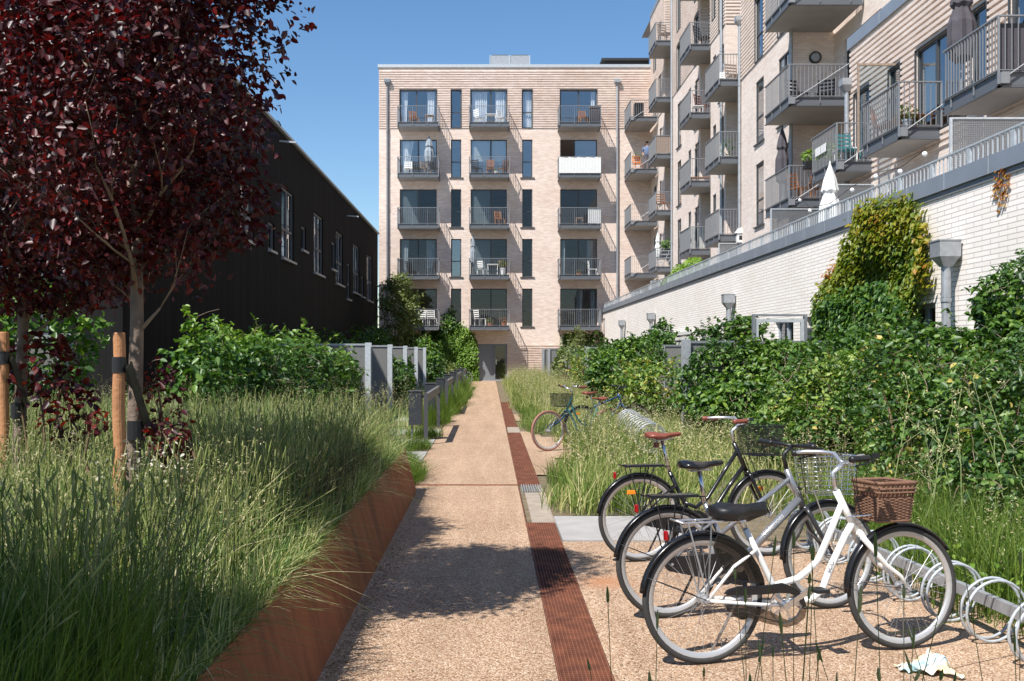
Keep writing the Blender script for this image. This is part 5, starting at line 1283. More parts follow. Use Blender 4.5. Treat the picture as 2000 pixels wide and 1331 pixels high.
    for sgn in (-1, 1):
        a, b = H(gA[0], gA[1], gA[2] * sgn), H(gB[0], gB[1], gB[2] * sgn)
        mb = MB(); mb.tube([a, a.lerp(b, .1), a.lerp(b, .5), a.lerp(b, .9), b], [.015, .0175, .0165, .0185, .015], 12); mb.build('grip', M[bars[0]], hbar, smooth=True)
    mb = MB()                                 # brake levers and cables
    for sgn in (-1, 1):
        a = H(gA[0] + .03, gA[1] - .012, gA[2] * sgn); b = H(gB[0] + .03, gB[1] - .035, gB[2] * sgn * .98); mb.tube([a, a.lerp(b, .5) + n2 * .012 * sgn, b], .0045, 6)
        mb.tube([a, H(cs + .07, cz + .05, .07 * sgn), H(cs + .06, cz - .06, .02 * sgn), H(cr[0] + .03, cr[1] + .10, .02)], .0025, 5)
        mb.obox(H(gA[0] + .035, gA[1] + .012, gA[2] * sgn), f * .014, n2 * .013, up * .012)
    mb.build('brake_lever', M['black'], hbar)
    # fenders
    def fend(cs_, Bf, a0, a1):
        mb = MB(); R_ = Rw + .014; rr = []
        k = 26
        for i in range(k + 1):
            a = math.radians(a0 + (a1 - a0) * i / k); ring = []
            for t, dr in ((-.026, -.014), (-.020, -.003), (0, .003), (.020, -.003), (.026, -.014), (.019, -.006), (0, -.001), (-.019, -.006)): ring.append(Bf(cs_ + (R_ + dr) * math.cos(a), Rw + (R_ + dr) * math.sin(a), t))
            rr.append(ring)
        mb.rings(rr)
        a = math.radians(a0 + (a1 - a0) * .88 if cs_ == 0 else a1 - 12)
        return mb
    if fender:
        m1 = fend(0, B, 8, 172)
        for a in (158,):
            a = math.radians(a); 
            for t in (-.03, .03): m1.tube([B(Rw * 1.03 * math.cos(a), Rw + Rw * 1.03 * math.sin(a), t), B(0, Rw, t * 1.9)], .0022, 5)
        m1.build('fender', M[fender], T, smooth=True)
        m2 = fend(wb, H, 32, 182)
        for a in (172,):
            a = math.radians(a)
            for t in (-.03, .03): m2.tube([H(wb + Rw * 1.03 * math.cos(a), Rw + Rw * 1.03 * math.sin(a), t), H(wb, Rw, t * 1.9)], .0022, 5)
        m2.build('fender', M[fender], T, smooth=True)
    # crank, pedals, chain case
    mb = MB(); ca = math.radians(bars[2] if len(bars) > 2 else 28); cl = .17
    tips = [(bb[0] + cl * math.cos(ca), bb[1] + cl * math.sin(ca), -.075), (bb[0] - cl * math.cos(ca), bb[1] - cl * math.sin(ca), .075)]
    for (s_, z_, t_), sg in zip(tips, (-1, 1)): mb.bar(B(bb[0], bb[1], sg * .06), B(s_, z_, sg * .065), .016, .028)
    mb.tube([B(*bb, -.07), B(*bb, .07)], .020, 12); k = 30
    if True:
        Rg = .088; ro = [B(bb[0] + Rg * math.cos(2*math.pi*i/k), bb[1] + Rg * math.sin(2*math.pi*i/k), -.050) for i in range(k)]; mb.tube(ro, .006, 5, closed=True)
        for i in range(5): a = i * 1.2566; mb.bar(B(*bb, -.05), B(bb[0] + Rg * math.cos(a), bb[1] + Rg * math.sin(a), -.05), .006, .016)
    cr_ = mb.build('crank', M['chrome'], T, smooth=False)
    for (s_, z_, t_) in tips:
        mb = MB(); sg = 1 if t_ > 0 else -1; mb.obox(B(s_, z_, t_ + sg * .055), f * .038, n2 * .045, up * .010); mb.build('pedal', M['black'], cr_, bevel=.004)
    mb = MB(); rh, rc = (.045, .100) if guard else (.036, .090)
    def case(t0, t1, k=.0, top=True):
        pts = []
        for i in range(13): a = math.pi / 2 + math.pi * i / 12; pts.append((rh * math.cos(a), Rw + rh * math.sin(a)))
        for i in range(13): a = -math.pi / 2 + math.pi * i / 12; pts.append((bb[0] + rc * math.cos(a), bb[1] + rc * math.sin(a)))
        return pts
    cp_ = case(0, 0)
    if guard == 'long':
        up_ = [(.06, Rw + .035), (.10, Rw + .060), (.20, Rw + .066), (.34, bb[1] + .125), (.46, bb[1] + .118), (.525, bb[1] + .075), (.55, bb[1] + .01), (.53, bb[1] - .06), (.47, bb[1] - .10), (.36, bb[1] - .085), (.12, Rw - .065), (.05, Rw - .05)]
        inn = [(.10, Rw + .018), (.14, Rw + .022), (.24, Rw + .022), (.33, bb[1] + .055), (.42, bb[1] + .06), (.47, bb[1] + .045), (.49, bb[1] + .0), (.475, bb[1] - .04), (.43, bb[1] - .045), (.36, bb[1] - .035), (.16, Rw - .03), (.10, Rw - .02)]
        z_ = bb[1]; top_ = [(.09, Rw + .030), (.11, Rw + .052), (.17, Rw + .066), (.30, Rw + .062), (.42, z_ + .118), (.49, z_ + .092), (.535, z_ + .045), (.552, z_ - .015), (.53, z_ - .01), (.505, z_ + .035), (.46, z_ + .062), (.40, z_ + .068), (.30, Rw + .018), (.15, Rw + .020)]
        low_ = [(.09, Rw - .022), (.20, Rw - .030), (.34, z_ - .020), (.40, z_ - .055), (.45, z_ - .075), (.50, z_ - .055), (.53, z_ - .012), (.552, z_ - .017), (.54, z_ - .065), (.49, z_ - .100), (.43, z_ - .110), (.34, z_ - .088), (.16, Rw - .078), (.10, Rw - .055)]
        mb.rings([[B(*p, -.070) for p in top_], [B(*p, -.050) for p in top_]]); cg = mb.build('chain_guard', M['black_gloss'], T, bevel=.003)
        mb = MB(); mb.rings([[B(*p, -.068) for p in low_], [B(*p, -.052) for p in low_]]); mb.build('chain_guard', M['smoke'], T)
        mb = MB(); mb.tube([B(.09, Rw + .02, -.058), B(.40, z_ + .085, -.058)], .004, 5); mb.tube([B(.09, Rw - .03, -.058), B(.40, z_ - .085, -.058)], .004, 5); mb.build('chain', M['steel_dark'], T)
    elif guard:
        o1 = [B(*p, -.066) for p in cp_]; o2 = [B(*p, -.046) for p in cp_]; mb.rings([o1, o2]); mb.build('chain_guard', M['black_gloss'], T)
    else:
        mb.tube([B(*p, -.050) for p in cp_], .004, 5, closed=True); mb.build('chain', M['steel_dark'], T)
    if skirt:
        mb = MB(); o1 = []
        Rr = Rw + .004
        for a in (4, 16, 28, 40, 52, 64, 78): a = math.radians(a); o1.append((Rr * math.cos(a) * 1.0, Rw + Rr * math.sin(a)))
        o1 += [(.05, Rw + .27), (.08, Rw + .18), (.125, Rw + .12), (.20, Rw + .085), (.29, Rw + .07)]
        a_, b_ = [B(*p, -.036) for p in o1], [B(*p, -.033) for p in o1]; mb.rings([a_, b_]); mb.build('skirt_guard', M['smoke'], T)
        mb = MB(); mb.tube(a_, .003, 5, closed=True); mb.bar(B(.22, Rw + .08, -.034), B(.22, Rw + .02, -.03), .004, .025); mb.build('skirt_guard_rim', M['black'], T)
    if rack:
        mb = MB(); z = Rw * 2 + .065; a, b = -.13, .22
        for t in (-.055, .055): mb.tube([B(b + .02, z - .03, t * .6), B(b, z, t), B(a, z, t), B(a - .03, z + .012, t * .3)], .005, 6)
        mb.tube([B(a - .03, z + .012, -.03), B(a - .03, z + .012, .03)], .005, 6)
        for s_ in (a + .02, a + .12, a + .22, b - .03): mb.tube([B(s_, z, -.055), B(s_, z, .055)], .004, 6)
        for t in (-.06, .06):
            for s_ in (-.10, .03, .10 if rack == 'black_gloss' else .03): mb.tube([B(s_, z, t * .9), B(.0, Rw + .02, t)], .0045, 6)
        if rack == 'black_gloss': mb.obox(B(.03, z + .008), f * .15, n2 * .05, up * .004)
        mb.build('rear_rack', M[rack], T, smooth=False)
    if light:
        a = math.radians(121); mb = MB(); c = B((Rw + .052) * math.cos(a), Rw + (Rw + .052) * math.sin(a)); mb.obox(c, f * .009, n2 * .020, up * .026); mb.build('rear_light', M['red'], T, bevel=.008)
    if stand:
        mb = MB(); mb.tube([B(.20, Rw - .06, .05), B(.12, .02, .16)], .008, 8); mb.build('kickstand', M['black' if paint != 'white_paint' else 'alu'], T)
    if basket:
        kind, (a, b), (zb, zt), w = basket
        bk = MB()
        def rect(z, g, k=0.0, arch=True):
            a_, b_, w_ = a - g * .2, b + g, w / 2 + g; pts = []
            for (p, q, m_) in (((a_, -w_), (b_, -w_), 8), ((b_, -w_), (b_, w_), 8), ((b_, w_), (a_, w_), 8), ((a_, w_), (a_, -w_), 8)):
                for i in range(m_):
                    u = i / m_; s_, t_ = p[0] + (q[0] - p[0]) * u, p[1] + (q[1] - p[1]) * u; pts.append(H(s_, z, t_))
            return pts
        if kind == 'wicker':
            zm = zb + (zt - zb) * .66
            bk.rings([rect(zb, 0), rect((zb + zm) / 2, .010), rect(zm, .018), rect(zm, .010), rect((zb + zm) / 2, .002), rect(zb + .01, -.006)], caps=True)
            bo = bk.build('basket', M['wickerweave'], T)
            mb = MB(); lo, hi = rect(zm - .01, .014), rect(zt - .005, .026)
            for i in range(32): mb.tube([lo[i], hi[i]], .0042, 5); mb.tube([lo[i], hi[(i + 1) % 32]], .0035, 4)
            for k_ in range(3): mb.tube(rect(zt - .02 * k_ - .004, .026), .0055, 6, closed=True)
            mb.tube(rect(zt + .006, .028), .010, 8, closed=True); mb.tube(rect(zb, .003), .008, 8, closed=True)
            mb.build('basket_rim', M['wicker'], bo, smooth=True)
            # weave rows as real geometry
            mb = MB(); rows = 15
            for r_ in range(rows):
                z = zb + .012 + (zm - zb - .015) * r_ / rows; base = rect(z, .012 * (r_ / rows) + .002); pts = []
                for i in range(32):
                    c = sum(base, Vector()) / 32; o = (base[i] - c); o.z = 0; o.normalize(); pts.append(base[i] + o * (.0035 * (1 if (i + r_) % 2 else -1) + .002))
                mb.tube(pts, .0052, 5, closed=True)
            mb.build('weave', M['wicker'], bo, smooth=True)
        else:
            step = .030 if kind == 'wire' else .014; r_ = .0019 if kind == 'wire' else .0013; mt = 'chrome' if kind == 'wire' else 'black'
            if kind == 'mesh': step = .013
            lo, hi = (0, .028) if kind == 'wire' else (0, .02)
            nz = int((zt - zb) / step)
            for i in range(nz + 1):
                z = zb + (zt - zb) * i / nz; g = lo + (hi - lo) * i / nz; bk.tube([p for p in rect(z, g)], r_, 4, closed=True)
            w_ = w / 2; ns = int((b - a) / step); nt_ = int(w / step)
            if kind == 'wire': ns //= 2; nt_ //= 2
            for i in range(ns + 1):
                s_ = a + (b - a) * i / ns
                bk.tube([H(s_, zt, -w_ - hi), H(s_, zb, -w_), H(s_, zb, w_), H(s_, zt, w_ + hi)], r_, 4)
            for i in range(nt_ + 1):
                t_ = -w_ + w * i / nt_
                bk.tube([H(a - hi * .2, zt, t_), H(a, zb, t_), H(b, zb, t_), H(b + hi, zt, t_)], r_, 4)
            bo = bk.build('basket', M[mt], T)
            mb = MB(); mb.tube(rect(zt, hi), .004, 6, closed=True); mb.build('basket_rim', M[mt], bo)
        mb = MB()
        for t_ in (-.05, .05): mb.tube([H(a, zb + .02, t_), H(wb - .0, Rw + .03, t_ * 1.15)] if kind != 'wicker' else [H(a, zb + .03, t_), H(hx[0][0] + .05, zb + .02, t_ * .3)], .004, 6)
        mb.build('basket_stay', M['chrome' if kind != 'mesh' else 'black'], T)
    if letters:
        word, ms, s0, e0, size, tt = letters
        cu = bpy.data.curves.new('lettering', 'FONT'); cu.body = word; cu.size = size; cu.extrude = .0006; cu.align_x = 'CENTER'; cu.align_y = 'CENTER'
        tmp = bpy.data.objects.new('lettering', cu); me = bpy.data.meshes.new_from_object(tmp); bpy.data.objects.remove(tmp)
        p, q = B(*s0, tt), B(*e0, tt); X = (q - p).normalized(); Z = X.cross(-(-n2)).normalized(); nrm_ = X.cross(Z)
        Zv = n2.cross(X).normalized() * -1; Nn = X.cross(Zv)
        c = p.lerp(q, .5); mb = MB(); mb.add([c + X * v.co.x + Zv * v.co.y + Nn * v.co.z for v in me.vertices], [tuple(pl.vertices) for pl in me.polygons]); mb.build('lettering', M[ms], T)
    return T

M['tyre_tan'] = mat('tan_tyre', (.30,.13,.10), .7)
M['smoke'] = glassmat('smoked_plastic', tint=(.55, .52, .50), ior=1.35, trans=.9, body=(.05, .045, .04))
def weave():
    m = mat('wicker_weave', (.13, .065, .04), .75); n = m.node_tree; return m
M['wickerweave'] = weave()
g1r, g1f = gpx(1375, 1297), gpx(1765, 1268)
bicycle('white step-through bicycle with a brown wicker basket, nearest of the parked row', g1r, g1f, style='step', saddle=('black', .205, .79), lean=.04, head=((.785, .850), (.88, .665)), hb=(.74, 1.055),
        basket=('wicker', (.965, 1.145), (.705, .90), .20), rack='alu', fender='black_gloss', guard='long', skirt=True, letters=('SCO', 'steel_dark', (.700, .42), (.745, .515), .034, -.0205), seatcover=True, bars=('black', 'up', 30))
g2r, g2f = gpx(1306, 1207), gpx(1622, 1188)
bicycle('graphite bicycle with a silver wire basket between the white and the black bicycles', g2r, g2f, paint='grey_paint', fork='graphite', style='mixte', saddle=('black_gloss', .215, .925), lean=.03, head=((.80, .86), (.89, .66)), hb=(.80, 1.06),
        basket=('wire', (.95, 1.18), (.72, .96), .25), rack='black_gloss', guard='plain', letters=('Kildemoes', 'white_plastic', (.585, .45), (.775, .62), .044, -.0265), bars=('black', 'flat', 200), steer=.06)
g3r, g3f = gpx(1250, 1097), gpx(1499, 1086)
bicycle('black bicycle with brown leather saddle, brown grips and a dark mesh basket', g3r, g3f, paint='black_gloss', style='curve', saddle=('leather', .19, .97), lean=.02, head=((.79, .88), (.875, .69)), hb=(.70, 1.08),
        basket=('mesh', (.88, 1.12), (.80, 1.03), .26), rack='black_gloss', guard='plain', letters=('MUSTANG', 'stone', (.585, .42), (.70, .60), .045, -.020), bars=('leather', 'up', 190), reflect=True)
# far pair in the long grass
bicycle('old teal bicycle with dark basket half sunk in long grass, wheel toward the path', (2.02, 16.9, 0), (.95, 16.25, 0), paint='teal_paint', fork='blue_paint', style='step', saddle=('leather', .2, .84), tyre='tyre_tan', hb=(.74, 1.05), head=((.785, .85), (.88, .665)),
        basket=('mesh', (.86, 1.10), (.72, .93), .26), fender=None, guard=None, light=False, bars=('leather', 'up', 80), stand=False)
bicycle('blue diamond framed bicycle with brown saddle and flat bars in the long grass', (1.62, 17.6, 0), (2.62, 17.95, 0), paint='blue_paint', fork='blue_paint', style='diamond', saddle=('leather', .16, .90), hb=(.74, 1.0), head=((.72, .86), (.78, .70)),
        fender='black_gloss', guard=None, light=False, bars=('black', 'flat', 20), stand=False, reflect=True)
bicycle('small looking pale bicycle leaning by the ivy near the grey entrance', (-2.15, 51.2, 0), (-1.15, 50.6, 0), paint='alu', style='diamond', saddle=('black', .18, .9), head=((.76, .86), (.84, .68)), hb=(.7, 1.0), fender=None, guard=None, light=False, bars=('black', 'flat', 20), stand=False)

# ------------------------------------------------------------ spiral racks
def spiral_rack(label, X0, Y0, X1_, Y1, ys, r=.172, zc=.182, tr=.0085, mt='galv_light', seed=1):
    t = thing('bicycle_rack', label, 'bicycle rack', (X0, Y0, 0)); rnd = random.Random(seed)
    def at(y): k = (y - Y0) / (Y1 - Y0); return X0 + (X1_ - X0) * k
    mb = MB(); mb.bar((at(Y0), Y0, zc + .03), (at(Y1), Y1, zc + .03), .04, .065); mb.build('rail', M['galv'], t)
    for y in (Y0 + .25, (Y0 + Y1) / 2, Y1 - .2): mb = MB(); mb.box(at(y) + .03, at(y) + .07, y - .02, y + .02, 0, zc + .02); mb.box(at(y) - .02, at(y) + .12, y - .05, y + .05, 0.001, .008); mb.build('leg', M['galv'], t)
    for y in ys:
        x = at(y) - .03; pts = []; k = 26; pitch = .07
        for i in range(int(k * 2.05)):
            a = 2 * math.pi * i / k - .4; rr = r * (1 + .02 * math.sin(a * 2)); c = y + pitch * (i / k - 1)
            pts.append((x + rr * math.cos(a) * .98, c + rr * math.cos(a) * .12, zc + rr * math.sin(a)))
        mb = MB(); mb.tube(pts, tr, 8); mb.build('loop', M[mt], t, smooth=True)
    return t
spiral_rack('grey spiral bicycle rack holding the front wheels of the three near bicycles', 2.86, 4.75, 2.60, 8.5, (5.05, 5.50, 5.93, 6.42, 6.95, 7.55, 8.1))
spiral_rack('far pale spiral bicycle rack sunk in dry grass behind the brown saddle', 2.20, 13.2, 2.38, 17.2, [13.5 + .3 * i for i in range(12)], r=.20, zc=.45, tr=.007, mt='galv')
# crumpled cloth
R = np.random.RandomState(5); mb = MB(); nx, ny = 56, 42; c0 = gpx(1807, 1312); g = []
for j in range(ny + 1):
    for i in range(nx + 1):
        u, v = i / nx - .5, j / ny - .5; s_ = u * .24; t_ = v * .16 * (1.1 + .5 * math.sin(u * 4))
        z = .012 + .062 * math.exp(-((u - .14) ** 2 * 11 + (v) ** 2 * 7)) * (1 + .28 * math.sin(u * 19 + v * 9)) + .014 * abs(math.sin(u * 13 + v * 4)) + .012 * abs(math.sin(v * 15 - u * 8)) - .018 * (u * u + v * v) * 2
        g.append((c0.x + s_ + .02 * math.sin(v * 9), c0.y + t_ + .02 * math.sin(u * 12), max(.003, z)))
mb.add(g, [(j*(nx+1)+i, j*(nx+1)+i+1, (j+1)*(nx+1)+i+1, (j+1)*(nx+1)+i) for j in range(ny) for i in range(nx)])
clm = mat('pale_patterned_cloth', (.7, .69, .6), .9); n_ = clm.node_tree; t_ = n_.nodes.new('ShaderNodeTexNoise'); t_.inputs['Scale'].default_value = 11; t_.inputs['Detail'].default_value = 1; tc_ = n_.nodes.new('ShaderNodeTexCoord')
r_ = n_.nodes.new('ShaderNodeValToRGB'); r_.color_ramp.elements[0].position = .38; r_.color_ramp.elements[0].color = (.34, .52, .55, 1); r_.color_ramp.elements[1].position = .62; r_.color_ramp.elements[1].color = (.72, .62, .38, 1); e_ = r_.color_ramp.elements.new(.5); e_.color = (.68, .67, .62, 1)
n_.links.new(tc_.outputs['Object'], t_.inputs['Vector']); n_.links.new(t_.outputs[0], r_.inputs[0]); n_.links.new(r_.outputs[0], n_.nodes['Principled BSDF'].inputs['Base Color'])
o = mb.build('crumpled_cloth', clm, smooth=True); tag(o, 'crumpled white cloth with teal and yellow patches lying on the gravel', 'cloth')
sm_ = o.modifiers.new('solid', 'SOLIDIFY'); sm_.thickness = .003

# ------------------------------------------------------------ balcony furniture and people
def parasol(label, x, y, z, h, m, r=.13):
    t = thing('parasol', label, 'parasol', (x, y, z), 'closed parasols')
    mb = MB(); mb.tube([(x, y, z), (x, y, z + h)], .018, 8); mb.build('pole', M['galv'], t)
    mb = MB(); rr = []; k = 16
    for q, w in ((.30, .55), (.33, .9), (.45, 1.05), (.60, 1.0), (.68, .72), (.71, .62), (.74, .85), (.85, .62), (.94, .3), (1.0, .08)):
        rr.append([(x + r * w * (1 + .22 * (i % 2)) * math.cos(2*math.pi*i/k), y + r * w * (1 + .22 * (i % 2)) * math.sin(2*math.pi*i/k), z + h * q + .02 * math.sin(i * 2.3)) for i in range(k)])
    mb.rings(rr); mb.build('canopy', M[m], t); mb = MB(); mb.tube([(x, y, z + h), (x, y, z + h + .07)], [.025, .01], 8); mb.build('finial', M[m], t)
parasol('large charcoal closed parasol on the balcony at the upper right edge', 8.5, 17.95, 6.15, 2.35, 'cloth_dark', .19)
parasol('slim charcoal closed parasol beside the plant box on the low recess balcony', 8.60, 29.3, 5.9, 2.35, 'cloth_dark', .16)
parasol('white closed parasol standing on the terrace behind the railing', 7.75, 22.7, 3.56, 2.35, 'cloth_white', .19)
parasol('tall white closed parasol on the lattice fronted balcony', 8.6, 51.0, 5.9, 1.9, 'cloth_white', .13)
parasol('grey white closed parasol on the left balcony of the second top floor', -3.4, 55.6, 11.6, 2.1, 'cloth_grey', .22)
parasol('blue grey closed parasol at the left end of the middle balcony, second floor up', -.95, 55.6, 5.95, 2.2, 'cloth_grey', .13)
def chair(label, x, y, z, rot, m, s=1.0):
    t = thing('chair', label, 'chair', (x, y, z), 'chairs on the balconies'); c, q = math.cos(rot), math.sin(rot)
    def P(a, b, h): return (x + (a * c - b * q) * s, y + (a * q + b * c) * s, z + h * s)
    for a in (-.2, .2):
        for b in (-.2, .2):
            mb = MB(); mb.bar(P(a, b, 0), P(a * .95, b * .95, .44), .035, .035); mb.build('leg', M[m], t)
    mb = MB()
    for i in range(5): mb.bar(P(-.21, -.18 + i * .09, .45), P(.21, -.18 + i * .09, .45), .075, .02)
    mb.build('seat', M[m], t); mb = MB()
    for a in (-.2, .2): mb.bar(P(a, .2, .44), P(a, .27, .9), .035, .03)
    for i in range(4): mb.bar(P(-.2, .215 + i * .018, .56 + i * .1), P(.2, .215 + i * .018, .56 + i * .1), .02, .06)
    mb.build('backrest', M[m], t); return t
def table(label, x, y, z, w, d, h, m):
    t = thing('table', label, 'table', (x, y, z), 'tables on the balconies')
    mb = MB(); mb.box(x - w/2, x + w/2, y - d/2, y + d/2, z + h - .03, z + h); mb.build('tabletop', M[m], t, bevel=.005)
    for a in (-1, 1):
        for b in (-1, 1): mb = MB(); mb.bar((x + a * w * .38, y + b * d * .38, z), (x + a * w * .42, y + b * d * .42, z + h - .03), .03, .03); mb.build('leg', M[m], t)
def potplant(label, x, y, z, pr, ph, lr, lh, leaf, m='terracotta', n=160, size=.07, seed=1):
    t = thing('potted_plant', label, 'potted plant', (x, y, z), 'potted plants on balconies and terrace')
    mb = MB(); mb.tube([(x, y, z), (x, y, z + ph * .85), (x, y, z + ph * .86), (x, y, z + ph)], [pr * .75, pr * .95, pr * 1.08, pr * 1.08], 14); mb.build('pot', M[m], t)
    P, O = blobpts([(x, y, z + ph + lh * .45, lr, lr * .9, lh * .6)], n, seed, .35, zmin=z); leaves('foliage', P, size, M[leaf], t, seed, out=O)
EZ = [L + .03 for L in L5]; y5 = YE - .7
chair('dark wooden chair on the top left balcony of the end block', -4.25, y5, EZ[4], .4, 'wood_furn'); table('small brown table on the top left balcony of the end block', -3.4, y5, EZ[4], .5, .5, .6, 'bamboo')
chair('white chair left on the top middle balcony of the end block', -.6, y5, EZ[4], 2.4, 'white_plastic'); table('white folding table on the top middle balcony', .05, y5, EZ[4], .6, .5, .65, 'white_plastic'); chair('white chair right on the top middle balcony of the end block', .7, y5, EZ[4], .8, 'white_plastic')
chair('light wooden chair on the top right balcony of the end block', 5.2, y5 - .1, EZ[4], .2, 'wood_furn')
mb = MB(); mb.rings([[(5.5 + .30 * a, YE - 1.15 + .1 * math.cos(k), EZ[4] + .55 + .5 * math.sin(k)) for k in [2*math.pi*i/16 for i in range(16)]] for a in (0, .2, .8, 1, 2.0)]); tag(mb.build('covered_grill', M['cloth_dark']), 'bulky dark covered object on the top right balcony of the end block', 'cover')
for i in range(4): chair(['first', 'second', 'third', 'fourth'][i] + ' chair from the left on the left balcony, one floor below the top', -4.6 + i * .5, y5, EZ[3], .3 * i, ['white_plastic', 'black', 'bamboo', 'black'][i])
for i in range(3): chair(['left', 'middle', 'right hand'][i] + ' orange wood chair on the middle balcony, one floor below the top', -.7 + i * .72, y5, EZ[3], .6 * i + 2.6, ['black', 'wood_furn', 'wood_furn'][i])
potplant('white pot between the orange chairs', .35, y5 - .3, EZ[3], .13, .24, .12, .15, 'leaf_vine', 'white_plastic', 60, .06, 3)
chair('brown chair on the middle balcony of the third floor', .55, y5, EZ[2], .5, 'wood_furn')
table('light wooden box table on the right balcony of the third floor', 5.0, y5, EZ[2], .4, .4, .5, 'bamboo')
mb = MB()
for i in range(8):
    for j in range(9): mb.box(5.45 + j * .083 + .04 * (i % 2), 5.495 + j * .083 + .04 * (i % 2), YE - 1.26, YE - 1.255, EZ[2] + .16 + i * .1, EZ[2] + .22 + i * .1)
mb.box(5.44, 6.14, YE - 1.25, YE - 1.245, EZ[2] + .12, EZ[2] + .98)
tag(mb.build('patterned_throw', M['cloth_white']), 'black and white patterned throw on the right balcony railing, third floor', 'throw')
chair('dark chair behind the railing on the second floor left balcony', -4.4, y5, EZ[1], 1.0, 'black'); chair('second dark chair, right half of the second floor left balcony', -3.3, y5, EZ[1], -1.0, 'black')
chair('white folding chair on the second floor middle balcony', -.45, y5, EZ[1], 2.6, 'white_plastic'); table('white folding table on the second floor middle balcony', .15, y5, EZ[1], .65, .5, .72, 'white_plastic')
potplant('flowering plant with yellow green leaves in a tall white planter, second floor middle balcony', .72, y5 - .25, EZ[1], .14, .5, .30, .42, 'leaf_autumn', 'white_plastic', 220, .09, 4)
chair('white chair at the right end of the second floor right balcony', 5.75, y5, EZ[1], 1.6, 'white_plastic'); potplant('terracotta pot plant on the second floor right balcony', 4.95, y5 - .3, EZ[1], .14, .2, .15, .2, 'leaf_olive', n=60, seed=5)
chair('white garden chair on the lowest left balcony behind the small tree', -3.25, y5, EZ[0], .3, 'white_plastic', 1.1); chair('second white garden chair on the lowest left balcony', -3.9, y5, EZ[0], -.3, 'white_plastic', 1.1)
chair('weathered pale chair on the lowest middle balcony', -.55, y5, EZ[0], 2.2, 'white_plastic', 1.1); potplant('green plant beside the weathered chair on the lowest middle balcony', .0, y5 - .2, EZ[0], .15, .22, .28, .34, 'leaf_olive', n=140, seed=6); potplant('reddish flowering plant at the right end of the lowest middle balcony', .78, y5 - .2, EZ[0], .15, .25, .25, .34, 'leaf_orange', n=120, size=.06, seed=7)
chair('dark chair on the lowest right balcony of the end block', 4.4, y5, EZ[0], .5, 'black')
# corner balconies and tower
mb = MB(); mb.box(7.85, 8.35, YE - 2.45, YE - 2.0, LV[3] + .05, LV[3] + .95); tag(mb.build('storage_box', M['black'], bevel=.03), 'black storage box on the highest corner balcony of the end block', 'box')
chair('bright orange red chair on the corner balcony beside the person', 8.1, YE - 2.0, LV[2] + .03, .2, 'orange', 1.1); potplant('leafy plant on the corner balcony railing above the orange chair', 8.0, YE - 2.4, LV[2] + .6, .18, .2, .35, .3, 'leaf_vine', n=160, seed=8)
chair('wicker armchair on the highest corner balcony of the tower', 8.9, 50.4, LV[4] + .03, .5, 'bamboo', 1.4)
chair('black chair on the fourth floor balcony of the second recess', 9.0, 42.0, LV[3] + .03, .8, 'black', 1.3); chair('second black chair on the fourth floor balcony of the second recess', 9.7, 42.2, LV[3] + .03, -.4, 'black', 1.3)
chair('brown wooden chair on the third floor balcony of the second recess', 9.0, 42.0, LV[2] + .03, .8, 'leather', 1.2); table('white table beside the brown chair in the second recess', 8.75, 41.9, LV[2] + .03, .4, .5, .5, 'white_plastic')
table('low wooden bench on the second floor balcony of the second recess', 9.1, 42.0, LV[1] + .03, 1.3, .4, .35, 'wood_furn')
chair('brown chair on the third floor balcony of the third recess', 9.2, 37.4, LV[2] + .03, .3, 'bamboo', 1.2); chair('pale chair on the third floor balcony of the third recess', 8.8, 37.6, LV[2] + .03, -.5, 'white_plastic', .9)
potplant('bushy plant on the second floor balcony of the third recess', 8.9, 37.3, LV[1] + .03, .15, .3, .3, .7, 'leaf_vine', 'steel_dark', 160, .09, 9)
chair('yellow wooden chair on the second floor balcony of the first recess', 8.8, 50.5, LV[1] + .03, .4, 'wood_furn', 1.2)
chair('black garden chair under the wall lamp in the big recess', 8.95, 29.0, LV[1] + .03, .4, 'black', 1.1); chair('second black garden chair under the wall lamp, toward the back wall', 9.75, 29.0, LV[1] + .03, -.5, 'black', 1.1)
chair('brown wooden chair behind the plant box on the low recess balcony', 8.9, 28.6, LV[0] + .03, .6, 'wood_furn', 1.1); table('brown wooden table on the low recess balcony', 9.6, 28.7, LV[0] + .03, .7, .6, .7, 'wood_furn'); chair('second brown wooden chair at the back of the low recess balcony', 9.4, 28.3, LV[0] + .03, 2.6, 'wood_furn', 1.0)
t = thing('plant_box', 'long black planter box of green leaves on the railing of the low recess balcony', 'plant box', (9.3, 27.8, 6.8)); mb = MB(); mb.box(8.75, 9.75, 27.62, 27.86, 6.72, 6.93); mb.build('trough', M['black'], t, bevel=.01)
P, O = blobpts([(9.0, 27.74, 7.08, .35, .18, .22), (9.4, 27.74, 7.18, .38, .2, .32)], 900, 31, .3, zmin=6.9); leaves('foliage', P, .09, M['leaf_bright'], t, 31, out=O)
t = thing('plant_box', 'grey box with bright green shrub on the lattice balcony of the first recess', 'plant box', (9.2, 49.75, 6.8)); mb = MB(); mb.box(8.6, 9.9, 49.8, 50.1, 6.3, 6.7); mb.build('trough', M['steel_dark'], t)
P, O = blobpts([(8.9, 49.9, 7.0, .4, .3, .32), (9.4, 49.9, 7.0, .4, .3, .3)], 700, 33, .3, zmin=6.6); leaves('foliage', P, .12, M['leaf_vine'], t, 33, out=O)
t = thing('terrace_plants', 'yellow green leafy plants spilling over the terrace coping', 'plant', (7.2, 36, 3.6)); P, O = blobpts([(6.75, 33.2, 4.45, .35, 1.4, .35), (6.8, 35.4, 4.35, .35, 1.4, .4), (6.7, 37, 4.2, .3, .8, .3)], 2600, 35, .3, zmin=3.7); leaves('foliage', P, .12, M['leaf_bright'], t, 35, out=O, tone=np.random.RandomState(3).uniform(.4, 1, len(P)))
mb = MB()
